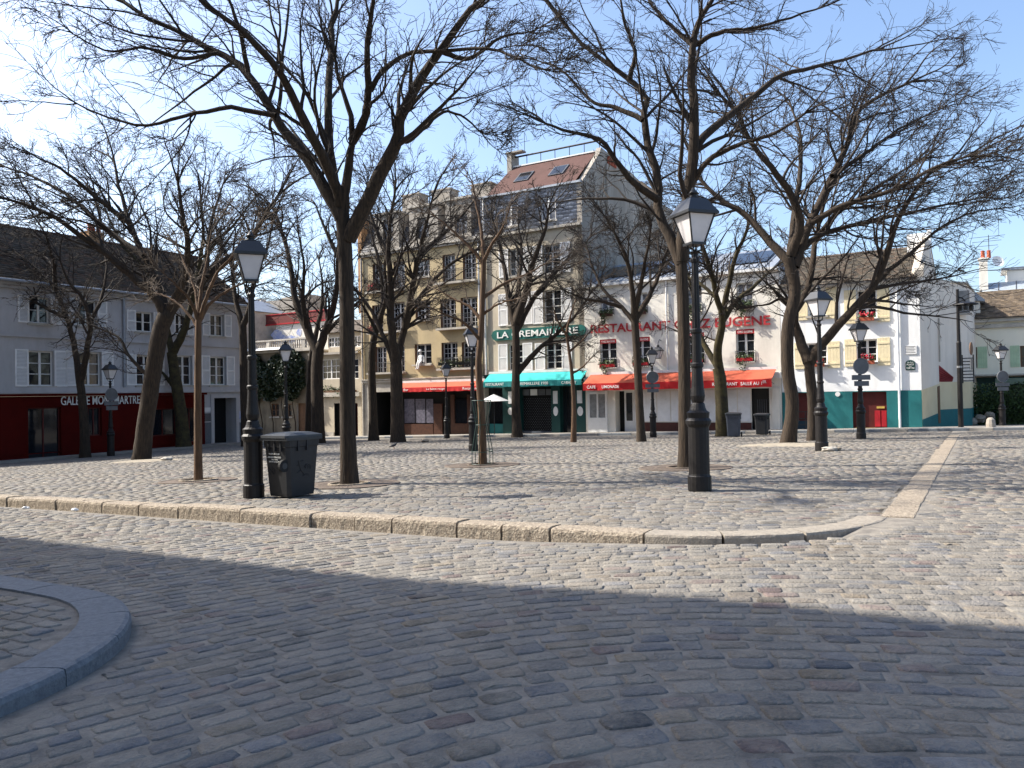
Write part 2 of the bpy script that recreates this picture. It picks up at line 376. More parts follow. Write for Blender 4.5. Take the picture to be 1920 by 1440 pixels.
# carriageway rows bend: two straight fields joined by a smooth maximum
n1 = np.array([-.62, .785]); n2 = np.array([.2, .98]); KNEE = 1.0
OFF1 = 0.0; OFF2 = float(np.dot(n1-n2, np.array([.15, 3.8])))
def phi(P):
    p1 = P@n1+OFF1; p2 = P@n2+OFF2; h = KNEE
    m = np.maximum(p1, p2); dlt = np.abs(p1-p2)
    return m+np.where(dlt < h, (h-dlt)**2/(4*h), 0)
def gphi(P):
    p1 = P@n1+OFF1; p2 = P@n2+OFF2
    w = np.clip((p1-p2)/KNEE*.5+.5, 0, 1)[..., None]
    g = w*n1+(1-w)*n2; return g
ROWH = .142
seed_y = np.arange(-6, 62, .002)
ph0 = phi(np.stack([np.full_like(seed_y, 1.2), seed_y], -1))
kmin, kmax = int(ph0.min()/ROWH)+1, int(ph0.max()/ROWH)-1
ks = np.arange(kmin, kmax); ys = np.interp(ks*ROWH, ph0, seed_y)
cs, ts, ns, hls, hws = [], [], [], [], []
for sgn in (1, -1):
    P = np.stack([np.full(len(ks), 1.2), ys], -1); prevL = np.zeros(len(ks)) if sgn == 1 else None
    st = RNG.uniform(0, .2, len(ks))
    g = gphi(P); g /= np.linalg.norm(g, axis=1, keepdims=True); t = np.stack([g[:, 1], -g[:, 0]], -1)*sgn
    if sgn == 1: ST0 = st
    P = P+t*(ST0*sgn)[:, None]
    for step in range(260 if sgn == 1 else 330):
        Ln = RNG.uniform(.16, .25, len(ks))
        g = gphi(P); t = np.stack([g[:, 1], -g[:, 0]], -1)*sgn; t /= np.linalg.norm(t, axis=1, keepdims=True)
        mid = P+t*(Ln/2)[:, None]
        g = gphi(mid); gl = np.linalg.norm(g, axis=1, keepdims=True); mid = mid+g/gl*((ks*ROWH-phi(mid))[:, None]/gl)
        g = gphi(mid); gl = np.linalg.norm(g, axis=1, keepdims=True); t2 = np.stack([g[:, 1], -g[:, 0]], -1)/gl
        cs.append(mid); ts.append(t2); ns.append(g/gl); hls.append(Ln/2-.009); hws.append((ROWH/2/gl[:, 0])-.008)
        P = mid+t2*sgn*(Ln/2)[:, None]
        if (P[:, 1] > 70).all() or (np.abs(P[:, 0]) > 45).all(): break
Cc = np.concatenate(cs); Tt = np.concatenate(ts); Nn = np.concatenate(ns); hl = np.concatenate(hls); hw = np.concatenate(hws)
a = Cc@np.array(E1[:2]); b = Cc@np.array(E2[:2])
# left corner pavement outline: a rounded corner
CPR = 2.2; CPA, CPB = -3.75, 3.4       # right and front edges of the corner pavement in (a,b)
def in_corner(a, b, m=0.):
    cx, cb = CPA-CPR, CPB-CPR
    ok = (a < CPA+m) & (b < CPB+m)
    return ok & ~((a > cx) & (b > cb) & ((a-cx)**2+(b-cb)**2 > (CPR+m)**2))
sel = ~in_square(a, b, -.32) & ~in_corner(a, b, .06) & (b < 38.2) & (b > -6) & (a > -45) & (a < 32)
# the pale edging strip right of the square
sel &= ~((a > -1.02) & (a < -.5) & (b > KB+1.9))
ztop_road = lambda x, y: zgv(x, y)-np.where(x*E2.x+y*E2.y < KB+.2, dip(x*E1.x+y*E1.y, 0), 0)+.0
lay(Cc[sel], Tt[sel], Nn[sel], hl[sel], hw[sel], ztop_road, 11, road, 300, 'cobbles')
# the square: straight rows
th = rad(-5); t0 = np.array([math.cos(th), math.sin(th)]); n0 = np.array([-math.sin(th), math.cos(th)])
RH = .15; cs = []; hls = []
for k in range(int(4/RH), int(60/RH)):
    y = k*RH; xs = []; x = -40+RNG.uniform(0, .2)
    L = RNG.uniform(.17, .27, 330); e = np.cumsum(L)-42+RNG.uniform(0, .2); c = e-L/2
    s_ = (c < .95*y) & (c > -.98*y); cs.append(c[s_][:, None]*t0+y*n0); hls.append(L[s_]/2-.008)
Cc = np.concatenate(cs); hl = np.concatenate(hls); a = Cc@np.array(E1[:2]); b = Cc@np.array(E2[:2])
sel = in_square(a, b, .12) & (b > KB+.37) & (b < 38.4) & ~((a > -2.85) & (b < KB+2) & ((a+2.85)**2+(b-KB-2)**2 > 1.63**2))
PITS = []   # filled below: (x,y,r) round tree pits
TREE_PITS = [((655, 908), .95), ((1285, 877), .98), ((905, 872), .95), ((372, 901), .8)]
for (q, r) in TREE_PITS:
    p = G(*q); PITS.append((p.x, p.y, r)); sel &= (np.hypot(Cc[:, 0]-p.x, Cc[:, 1]-p.y) > r+.05)
n = sel.sum()
lay(Cc[sel], np.repeat(t0[None], n, 0), np.repeat(n0[None], n, 0), hl[sel], np.full(n, RH/2-.007), lambda x, y: zgv(x, y), 13, square, 300, 'cobbles')
# ---- kerb stones
def kerb_stone(parent, path, width, top, bottom, m, rough=.012, name='kerb_stone', chamf=.03, inward=1, segs=7):
    """path: list of (a,b) edge points along the outer line; stone grows to the left normal*inward"""
    pts = np.array(path, float); K = len(pts)
    tt = np.gradient(pts, axis=0); tt /= np.linalg.norm(tt, axis=1, keepdims=True); nn = np.stack([-tt[:, 1], tt[:, 0]], -1)*inward
    prof = [(0, bottom), (.004, bottom*.5+top*.3), (.002, top-chamf*1.4), (chamf*.5, top-chamf*.35), (chamf*1.5, top), (width*.5, top+.003), (width, top), (width, bottom)]
    V = []; F = []; Np = len(prof)
    for k in range(K):
        for (o, z) in prof:
            q = pts[k]+nn[k]*(o+random.gauss(0, rough)*(.6 if o < width*.9 else 0)); p = E1*q[0]+E2*q[1]
            V.append((p.x, p.y, zg(p.x, p.y)+z+(random.gauss(0, rough*.35) if z > bottom else 0)))
    for k in range(K-1):
        for i in range(Np-1): F.append((k*Np+i, (k+1)*Np+i, (k+1)*Np+i+1, k*Np+i+1))
    F.append(tuple(range(Np))); F.append(tuple((K-1)*Np+i for i in range(Np-1, -1, -1)))
    if inward < 0: F = [tuple(reversed(f)) for f in F]
    o = MB(); o.v = V; o.f = F; return o.build(name, m, parent, smooth=False)
kerb = empty('kerb', XY(-10, KB), 0, kind='structure'); KI = kerb.location.copy()
kerb.location = (0, 0, 0)
a = -44.0
while a < -2.95:
    L = random.choice([.75, .95, 1.05, 1.2, 1.35, .6]); a2 = min(a+L, -2.85)
    if -2.85-a2 < .3: a2 = -2.85
    off = random.gauss(0, .008); h = random.gauss(.004, .006); ns_ = max(5, int(L/.06))
    kerb_stone(kerb, [(a+.014+(a2-a-.028)*k/ns_, KB+off) for k in range(ns_+1)], .3+random.gauss(0, .015), .010+h, -.3, M_kerb if a < -3.6 else M_kerbdull, rough=.0045, chamf=.03)
    a = a2
r = 2.0; cx, cb = -.85-r, KB+r; arcs = [(-90, -68), (-68, -45), (-45, -22), (-22, 0)]
for (t0_, t1_) in arcs:
    kerb_stone(kerb, [(cx+r*math.cos(rad(t0_+.4+(t1_-t0_-.8)*k/7)), cb+r*math.sin(rad(t0_+.4+(t1_-t0_-.8)*k/7))) for k in range(8)], .3, .006, -.3, M_kerbdull, rough=.003, chamf=.02)
strip = empty('edging_strip', (0, 0, 0), 0, kind='structure')
b = KB+2.02
while b < 33:
    L = random.choice([.8, 1.0, 1.15, 1.3])
    kerb_stone(strip, [(-.60, b+.01+(L-.02)*k/4) for k in range(5)], .32+random.gauss(0, .01), .006+random.gauss(0, .002), -.15, M_kerb, rough=.004, name='edging_stone', chamf=.012)
    b += L
# ---- corner pavement at lower left (granite kerb round the corner house)
cpav = empty('corner_pavement', (0, 0, 0), 0, kind='structure')
cx, cb = CPA-CPR, CPB-CPR
def zroad(a, b): p = XY(a, b); return p.z-float(dip(np.array(a), 0))
ring = []
def corner_path(s):  # s: metres from start on the front edge going right, round, then towards camera
    s0 = 14.0; arc = CPR*math.pi/2
    if s < s0: return (cx-s0+s, CPB)
    if s < s0+arc: t = math.pi/2-(s-s0)/CPR; return (cx+CPR*math.cos(t), cb+CPR*math.sin(t))
    return (CPA, cb-(s-s0-arc))
s = 0.0; TOT = 14+CPR*math.pi/2+6
while s < TOT:
    L = random.choice([.8, .95, 1.05]); L = min(L, .62) if 14 < s < 18 else L
    kerb_stone(cpav, [corner_path(s+.006+(L-.012)*k/8) for k in range(9)], .3, -.012, -.5, M_granite, rough=.003, chamf=.025, inward=-1)
    s += L
mb = MB(); pts = []
for k in range(40):
    q = corner_path(TOT*k/39); 
    q2 = corner_path(min(TOT, TOT*k/39+.05)); d = np.array(q2)-np.array(q); d = d/(np.linalg.norm(d)+1e-9) if np.linalg.norm(d) > 1e-6 else np.array((0, -1.)); nrm = np.array((d[1], -d[0]))
    pts.append((q[0]+nrm[0]*.28, q[1]+nrm[1]*.28))
pts += [(-20, cb-6)]
mb.add([XY(a_, b_)-Vector((0, 0, .03)) for a_, b_ in pts], [tuple(range(len(pts)-1, -1, -1))]); mb.build('paving', M_sand, cpav)
# setts on it
cs = []
for i in range(60):
    for j in range(40):
        cs.append((-3.9-.21*j-(i % 2)*.1, 3.3-.125*i))
cs = np.array(cs); ok = in_corner(cs[:, 0], cs[:, 1], -.4) & (cs[:, 0] > -11) & (cs[:, 1] > -3.2)
cs = cs[ok]; Cw = cs[:, :1]*np.array(E1[:2])+cs[:, 1:]*np.array(E2[:2])
V, F = cob_array(Cw, np.repeat(np.array(E1[:2])[None], len(cs), 0), np.repeat(np.array(E2[:2])[None], len(cs), 0), np.full(len(cs), .097), np.full(len(cs), .056), lambda x, y: zgv(x, y)-.02, True)
col = cob_colors(len(cs)); cc = np.ones((len(cs), V.shape[1], 4)); cc[..., :3] = col[:, None]
near_i = np.argsort(np.hypot(Cw[:, 0]+2.6, Cw[:, 1]-4.0))[:60]; msk = np.ones(len(cs), bool); msk[near_i] = False
for q in near_i: npmesh('cobble', V[q], F, M_cob, cpav, cols=cc[q])
npmesh('cobbles', V[msk].reshape(-1, 3), (F[None]+np.arange(msk.sum())[:, None, None]*V.shape[1]).reshape(-1, 4), M_cob, cpav, cols=cc[msk].reshape(-1, 4), kind='stuff')
# ---- far pavement along the restaurants and along the gallery
fpav = empty('far_pavement', (0, 0, 0), 0, kind='structure')
mb = MB()
for (a0, a1) in [(-56+i*3, -53+i*3) for i in range(29)]:
    q = [XY(a0, 38.75), XY(a1, 38.75), XY(a1, 41.6), XY(a0, 41.6)]
    mb.prism([p+Vector((0, 0, -.25)) for p in q], (0, 0, .37))
mb.build('paving', M_pave, fpav)
a = -56.0
while a < 30:
    L = random.uniform(.8, 1.2)
    kerb_stone(fpav, [(a+.008, 38.6), (a+L/2, 38.6), (a+L-.008, 38.6)], .2, .125, -.2, M_granite if a % 3 < 2 else M_pave, rough=.003, chamf=.02); a += L
gpav = empty('gallery_pavement', (0, 0, 0), 0, kind='structure')
mb = MB()
for b0 in range(6, 36, 3):
    q = [XY(-40, b0), XY(-37.0, b0), XY(-37.0, b0+3), XY(-40, b0+3)]
    mb.prism([p+Vector((0, 0, -.3)) for p in q], (0, 0, .40))
mb.build('paving', M_pave, gpav)
# ================================================================== BUILDINGS
class Bld:
    def __init__(s, name, label, kind, a0, b0, z0=None, cat='building', group=None):
        s.kind, s.a0, s.b0 = kind, a0, b0; o = XY(a0, b0)
        s.z0 = o.z if z0 is None else z0
        s.o = empty(name, (o.x, o.y, s.z0), -TH if kind == 'c' else math.pi/2-TH, label, cat, group)
    def P(s, px, py, dy=0.):
        d = ray(px, py)
        if s.kind == 'c': k = (s.b0+dy-CP.dot(E2))/d.dot(E2)
        else: k = (s.a0-dy-CP.dot(E1))/d.dot(E1)
        p = CP+d*k; a, b = AB(p)
        return (a-s.a0, p.z-s.z0) if s.kind == 'c' else (b-s.b0, p.z-s.z0)
    def R(s, x0, y0, x1, y1, dy=0.):
        ym = (y0+y1)/2; xm = (x0+x1)/2
        return (s.P(x0, ym, dy)[0], s.P(xm, y1, dy)[1], s.P(x1, ym, dy)[0], s.P(xm, y0, dy)[1])
def wall(B, x0, x1, z0, z1, ops, m, depth=6, y=0., name='wall', sides=True, parent=None):
    xs = sorted(set([x0, x1]+[v for o in ops for v in (o[0], o[2]) if x0 < v < x1])); zs = sorted(set([z0, z1]+[v for o in ops for v in (o[1], o[3]) if z0 < v < z1]))
    mb = MB()
    for i in range(len(xs)-1):
        for k in range(len(zs)-1):
            cx_, cz_ = (xs[i]+xs[i+1])/2, (zs[k]+zs[k+1])/2
            if any(o[0] < cx_ < o[2] and o[1] < cz_ < o[3] for o in ops): continue
            mb.quad((xs[i], y, zs[k]), (xs[i+1], y, zs[k]), (xs[i+1], y, zs[k+1]), (xs[i], y, zs[k+1]))
    if sides:
        mb.quad((x0, y+depth, z0), (x0, y, z0), (x0, y, z1), (x0, y+depth, z1)); mb.quad((x1, y, z0), (x1, y+depth, z0), (x1, y+depth, z1), (x1, y, z1))
        mb.quad((x1, y+depth, z0), (x0, y+depth, z0), (x0, y+depth, z1), (x1, y+depth, z1)); mb.quad((x0, y, z1), (x1, y, z1), (x1, y+depth, z1), (x0, y+depth, z1))
    return mb.build(name, m, parent or B.o)
def reveal(r, d, m, parent, y=0., name='reveal'):
    x0, z0, x1, z1 = r; mb = MB()
    mb.quad((x0, y, z0), (x0, y, z1), (x0, y+d, z1), (x0, y+d, z0)); mb.quad((x1, y, z1), (x1, y, z0), (x1, y+d, z0), (x1, y+d, z1))
    mb.quad((x0, y, z1), (x1, y, z1), (x1, y+d, z1), (x0, y+d, z1)); mb.quad((x1, y, z0), (x0, y, z0), (x0, y+d, z0), (x1, y+d, z0))
    return mb.build(name, m, parent)
def window(B, r, d=.2, rows=3, cols=4, fm=None, rm=None, pane=None, y=0., sill=None, fr=.07, mun=.036, name='window', parent=None):
    x0, z0, x1, z1 = r; yy = y+d; fm = fm or M_wframe; mb = MB()
    mb.box(x0, yy-.05, z0, x0+fr, yy, z1); mb.box(x1-fr, yy-.05, z0, x1, yy, z1)
    mb.box(x0+fr, yy-.05, z0, x1-fr, yy, z0+fr); mb.box(x0+fr, yy-.05, z1-fr, x1-fr, yy, z1)
    xm = (x0+x1)/2; c0, c1 = z0+fr, z1-fr
    mb.box(xm-.055, yy-.055, c0, xm+.055, yy, c1)
    for k in range(1, rows):
        z = c0+(c1-c0)*k/rows
        mb.box(x0+fr, yy-.035, z-mun/2, xm-.055, yy, z+mun/2); mb.box(xm+.055, yy-.035, z-mun/2, x1-fr, yy, z+mun/2)
    nc = cols//2
    for (p, q) in ((x0+fr, xm-.055), (xm+.055, x1-fr)):
        for k in range(1, nc): x = p+(q-p)*k/nc; mb.box(x-mun/2, yy-.03, c0, x+mun/2, yy-.002, c1)
    w = mb.build(name, fm, parent or B.o)
    for (p, q) in ((x0+fr, xm-.055), (xm+.055, x1-fr)):
        MB().quad((p, yy-.012, c0), (q, yy-.012, c0), (q, yy-.012, c1), (p, yy-.012, c1)).build('pane', pane or M_glass, w)
    reveal((x0, z0, x1, z1), d+.02, rm or M_stone, w, y)
    if sill: MB().box(x0-.1, y-sill, z0-.11, x1+.1, y+d-.06, z0-.002).build('sill', M_stone, w)
    return w
def shutter(B, r, m, y=-.05, louvre=True, parent=None):
    x0, z0, x1, z1 = r; mb = MB(); t = .045
    if louvre:
        f = .07; zm = z0+(z1-z0)*.5
        mb.box(x0, y, z0, x0+f, y+t, z1); mb.box(x1-f, y, z0, x1, y+t, z1)
        for z in (z0, zm-f/2, z1-f): mb.box(x0+f, y, z, x1-f, y+t, z+f)
        for (p, q) in ((z0+f, zm-f/2), (zm+f/2, z1-f)):
            n = max(4, int((q-p)/.062))
            for k in range(n):
                z = p+(q-p)*(k+.5)/n; h = (q-p)/n*.33
                mb.add([(x0+f, y+.004, z-h), (x1-f, y+.004, z-h), (x1-f, y+.036, z+h), (x0+f, y+.036, z+h), (x0+f, y+.012, z-h-.002), (x1-f, y+.012, z-h-.002), (x1-f, y+.042, z+h-.004), (x0+f, y+.042, z+h-.004)],
                       [(0, 1, 2, 3), (7, 6, 5, 4), (0, 4, 5, 1), (3, 2, 6, 7)])
    else:
        n = 4; w = (x1-x0)/n
        for k in range(n): mb.box(x0+k*w+.003, y, z0, x0+(k+1)*w-.003, y+t, z1)
        for z in (z0+.18, z1-.3): mb.box(x0+.01, y-.02, z, x1-.01, y-.001, z+.1)
    return mb.build('shutter', m, parent or B.o)
def railing(x0, x1, z0, z1, yo, yi, parent, m=None, step=.11, rad_=.009, name='railing'):
    m = m or M_iron; mb = MB()
    for z in (z0+.06, z1-.12, z1): mb.box(x0, yo-.012, z-.012, x1, yo+.012, z+.012); 
    for x in (x0, x1):
        for z in (z0+.06, z1): mb.box(x-.012, yo+.012, z-.012, x+.012, yi, z+.012)
    n = int((x1-x0)/step)
    for k in range(n+1): x = x0+(x1-x0)*k/n; mb.box(x-rad_, yo-rad_, z0, x+rad_, yo+rad_, z1-.012)
    return mb.build(name, m, parent)
def balcony(B, r, h=.85, proj=.38, pm=None):
    x0, z0, x1, z1 = r
    s = MB().box(x0, -proj, z1-.13, x1, -.002, z1).build('balcony', M_stone, B.o)
    railing(x0+.05, x1-.05, z1+.001, z1+h, -proj+.06, -.002, s); return s
def tiles(p00, p10, p11, p01, w, h, cols, m, parent, name='roof_tiles', thick=.025, jit=.12):
    p00, p10, p11, p01 = [np.array(p, float) for p in (p00, p10, p11, p01)]
    W_ = max(np.linalg.norm(p10-p00), np.linalg.norm(p11-p01)); H_ = np.linalg.norm((p01+p11)/2-(p00+p10)/2); nu, nv = max(2, int(W_/w)), max(2, int(H_/h))
    nrm = np.cross(p10-p00, p01-p00); nrm /= np.linalg.norm(nrm)
    U, V = np.meshgrid(np.arange(nu), np.arange(nv), indexing='ij'); U = U.ravel(); V = V.ravel(); n = len(U)
    off = (V % 2)*.5
    def pt(u, v): u = np.clip(u, 0, 1)[:, None]; v = v[:, None]; return (p00*(1-u)+p10*u)*(1-v)+(p01*(1-u)+p11*u)*v
    u0, u1 = (U+off-.5+.03)/nu, (U+off+.5-.03)/nu; v0, v1 = V/nv, np.minimum(1, (V+1.12)/nv)
    t = thick*(1+RNG.uniform(-jit*3, jit*3, n))[:, None]
    v0j = np.maximum(0, v0+RNG.normal(0, .06, n)/nv)
    A, Bq, C_, Dq = pt(u0, v0j)+nrm*t*1.6, pt(u1, v0j)+nrm*t*1.6, pt(u1, v1)+nrm*t*.25, pt(u0, v1)+nrm*t*.25
    E_, F_ = pt(u0, v0j)+nrm*t*.3, pt(u1, v0j)+nrm*t*.3
    Vt = np.stack([A, Bq, C_, Dq, E_, F_], 1).reshape(-1, 3)
    F = np.array([(0, 1, 2, 3), (4, 5, 1, 0)]); FF = (F[None]+np.arange(n)[:, None, None]*6).reshape(-1, 4)
    cc = np.array(cols)[RNG.integers(0, len(cols), n)]*RNG.uniform(.75, 1.2, (n, 1)); c4 = np.ones((n, 6, 4)); c4[..., :3] = cc[:, None]
    npmesh(name, Vt, FF, m, parent, cols=c4.reshape(-1, 4), kind='stuff')
TILE_BR = [(.14, .115, .085), (.115, .1, .08), (.16, .13, .1), (.1, .09, .075), (.15, .11, .08)]
TILE_DK = [(.12, .09, .062), (.1, .076, .054), (.14, .1, .07), (.085, .068, .052), (.15, .092, .06)]
SLATE = [(.3, .33, .39), (.35, .38, .44), (.26, .28, .33), (.4, .43, .49), (.3, .32, .36)]
SLATE_DK = [(.09, .09, .1), (.11, .105, .105), (.075, .075, .085), (.13, .12, .115)]
def pipe(B, pts, r, m, name='drain_pipe'): return MB().tube(pts, r, 8).build(name, m, B.o, smooth=True)
def pots(B, spots, parent=None):
    for (x, y, z) in spots: MB().lathe([(.13, 0), (.12, .35), (.15, .36), (.15, .42), (.1, .42)], 10, (x, y, z)).build('chimney_pot', M_terra, parent or B.o, smooth=False)

# ---------------------------------------------------------------- gallery building (left)
B = Bld('gallery_building', 'long white building with louvred shutters above the dark red gallery shopfront', 'g', -38.8, 32.6, -1.45)
X0 = B.P(0, 700)[0]-9; X1 = .0; ZE = B.P(230, 546)[1]
ops = []; wins = []
top = [(-60, 548, -28, 597), (55, 557, 94, 606), (147, 563, 182, 611), (255, 585, 287, 622), (329, 589, 351, 627), (394, 590, 420, 630)]
bot = [(-55, 655, -22, 723), (54, 658, 101, 724), (147, 660, 190, 723), (256, 666, 290, 722), (331, 667, 360, 722), (394, 669, 424, 722)]
for w in top+bot: r = B.R(*w); ops.append(r); wins.append(r)
for r0_, w0_ in ((wins[0], 0), (wins[6], 6)):
    for k in (1, 2): r = (r0_[0]-3.1*k, r0_[1], r0_[2]-3.1*k, r0_[3]); ops.append(r); wins.append(r)
shop_x1 = B.P(381, 780)[0]; shop_z = B.P(200, 737)[1]
door = B.R(401, 746, 442, 826); door = (door[0], -.2, door[2], door[3])
wall(B, X0, X1, shop_z, ZE, ops, M_gal, 9, name='wall')
wall(B, shop_x1, X1, -.6, shop_z-.002, [door], M_gal, 9, name='ground_floor_wall')
for i, r in enumerate(wins):
    window(B, r, .22, rows=(2 if i < 6 or i in (12, 13) else 3), cols=2, rm=M_gal, sill=.08)
    wd_ = (r[2]-r[0])*.52
    for (p, q) in ((r[0]-wd_-.02, r[0]-.02), (r[2]+.02, r[2]+wd_+.02)):
        shutter(B, (p, r[1]-.02, q, r[3]+.05), M_shut)
zs_ = B.P(230, 633)[1]
zb = B.P(200, 727)[1]
MB().box(X0, -.1, zs_-.25, X1+.05, -.002, zs_-.14).box(X0, -.06, zs_-.14, X1+.03, -.002, zs_-.05).build('string_course', M_gal, B.o)
MB().box(X0, -.16, shop_z+.003, X1+.05, -.002, shop_z+.12).box(X0, -.1, shop_z+.12, X1+.03, -.002, shop_z+.3).build('lower_cornice', M_gal, B.o)
MB().box(X0, -.15, ZE-.45, X1+.05, -.002, ZE-.3).box(X0, -.3, ZE-.3, X1+.1, -.002, ZE-.14).build('eaves_cornice', M_gal, B.o)
RS = 4.6; zr = B.P(150, 448, RS)[1]
MB().add([(X0, -.45, ZE-.12), (X1+.1, -.45, ZE-.12), (X1+.1, RS, zr), (X0, RS, zr), (X0, 9.6, ZE-.2), (X1+.1, 9.6, ZE-.2), (X0, -.45, ZE-.2), (X1+.1, -.45, ZE-.2)],
         [(0, 1, 2, 3), (3, 2, 5, 4), (6, 7, 1, 0), (1, 7, 5, 2), (0, 3, 4, 6)]).build('roof', M_asph, B.o)
roof = B.o.children[-1]
tiles((X0, -.47, ZE-.1), (X1+.1, -.47, ZE-.1), (X1+.1, RS, zr+.02), (X0, RS, zr+.02), .2, .22, TILE_DK, M_tile, roof)
MB().box(X0, RS-.12, zr, X1+.1, RS+.12, zr+.1).build('ridge', M_wood, roof)
MB().tube([(X0, -.5, ZE-.13), (X1+.12, -.5, ZE-.13)], .07, 8).build('gutter', M_zinc, roof)
cx_ = B.P(172, 440, RS+.3)[0]
ch = MB().box(cx_-.45, RS-.2, zr-.5, cx_+.45, RS+.8, zr+.55).build('chimney', M_brick, roof)
pots(B, [(cx_-.22, RS+.1, zr+.55), (cx_+.05, RS+.3, zr+.55), (cx_+.28, RS+.1, zr+.55)], roof)
pipe(B, [(B.P(231, 650)[0], -.1, ZE-.3), (B.P(231, 650)[0], -.1, shop_z+.3)], .07, M_zinc)
# shopfront
sd = B.R(50, 764, 112, 850); sd = (sd[0], -.25, sd[2], sd[3]); s1 = B.R(163, 764, 188, 817); s2 = B.R(280, 766, 329, 817); s3 = B.R(338, 764, 372, 830)
sf = wall(B, X0, shop_x1, -.8, shop_z-.14, [sd, s1, s2, s3], M_red, .3, y=-.14, name='shopfront', sides=True)
MB().box(X0, -.3, shop_z-.135, shop_x1+.06, -.003, shop_z-.02).build('shopfront_cornice', M_red, B.o)
MB().box(X0, -.17, shop_z-.62, shop_x1, -.143, shop_z-.58).box(X0, -.17, .25, shop_x1, -.143, .29).build('moulding', M_red, B.o)
for r in (sd, s1, s2, s3):
    x0, z0, x1, z1 = r; w = MB().box(x0, .02, z0, x0+.06, .07, z1).box(x1-.06, .02, z0, x1, .07, z1).box(x0+.06, .02, z1-.06, x1-.06, .07, z1).box(x0+.06, .02, z0, x1-.06, .07, z0+.06).box((x0+x1)/2-.03, .02, z0+.06, (x0+x1)/2+.03, .07, z1-.06).build('shop_window', M_dkred, B.o)
    MB().quad((x0, .065, z0), (x1, .065, z0), (x1, .065, z1), (x0, .065, z1)).build('pane', M_glass, w); reveal(r, .25, M_red, w, -.14)
x0, z0, x1, z1 = sd
x0, z0, x1, z1 = door
dr = MB().box(x0-.22, -.06, -.2, x0, .02, z1+.22).box(x1, -.06, -.2, x1+.22, .02, z1+.22).box(x0, -.06, z1, x1, .02, z1+.22).build('doorway', M_gal, B.o)
MB().quad((x0, .9, -.2), (x1, .9, -.2), (x1, .9, z1), (x0, .9, z1)).build('door', M_dark, dr); reveal((x0, -.2, x1, z1), .92, M_gal, dr, 0)
MB().box(shop_x1+.02, -.04, -.6, x0-.225, -.003, B.P(390, 792)[1]).box(x1+.225, -.04, -.6, X1, -.003, B.P(450, 792)[1]).build('plinth', M_granite, B.o)
for (q, mm) in (((383, 764, 395, 772), M_marble), ((384, 775, 395, 790), M_signgrey), ((447, 771, 452, 785), M_mural), ((453, 773, 459, 790), M_yellow)):
    r = B.R(*q); MB().box(r[0], -.02, r[1], r[2], -.003, r[3]).build('notice', mm, B.o)
sg = empty('shop_sign', B.o.location, B.o.rotation_euler.z, 'white raised letters GALERIE MONTMARTRE on the red shopfront', 'sign')
p = B.P(114, 760, -.14); q = B.P(262, 759, -.14); hgt = B.P(188, 744, -.14)[1]-B.P(188, 760, -.14)[1]
letters('GALERIE MONTMARTRE', sg, (p[0], -.145, p[1]), q[0]-p[0], hgt, M_letter, off=.004)
GALL = B
# ---------------------------------------------------------------- beige apartment block
B = Bld('beige_apartment_block', 'tall beige apartment block with balconies and stone dormers above a red awning', 'c', -37.1, 41.3, -1.6)
X0, X1 = 0., B.P(907, 600)[0]-.01; ZC = B.P(800, 463)[1]
FR = [(699, 494, 721, 548), (738, 489, 759, 545), (830, 477, 854, 531), (868, 474, 893, 529),
      (698, 572, 718, 625), (735, 567, 759, 622), (826, 560, 855, 617), (864, 557, 895, 614),
      (703, 650, 725, 700), (737, 648, 759, 697), (828, 642, 858, 691), (866, 641, 895, 688)]
SM = [(776, 486, 806, 519), (779, 563, 807, 600), (778, 645, 809, 683)]
ops = [B.R(*w) for w in FR+SM]; zband = B.P(800, 708)[1]
wall(B, X0, X1, zband, ZC, ops, M_beige, 11)
for i, w in enumerate(FR): window(B, B.R(*w), .3, rows=6 if i < 8 else 5, cols=4, rm=M_bframe, mun=.03)
for i, w in enumerate(SM[:2]): window(B, B.R(*w), .3, rows=3+i, cols=4, rm=M_bframe, sill=.2)
window(B, B.R(*SM[2]), .3, rows=3, cols=2, rm=M_bframe, sill=.25)
for (q, hh) in (((690, 545, 760, 548.5), .8), ((818, 528, 896, 532), .8), ((694, 622, 761, 626), .85), ((823, 614, 899, 618), .85), ((694, 698, 762, 701), .7), ((824, 690, 900, 692), .7)):
    balcony(B, B.R(*q), h=hh)
MB().box(X0-.1, -.3, ZC, X1-.02, 2, ZC+.16).box(X0-.05, -.2, ZC-.14, X1-.02, -.002, ZC-.001).build('cornice', M_stone, B.o)
MB().box(X0, -.16, zband-.25, X1-.02, .3, zband-.002).box(X0, -.24, zband-.06, X1-.02, -.161, zband+.0).build('shop_band', M_stone, B.o)
zt = B.P(800, 392)[1]
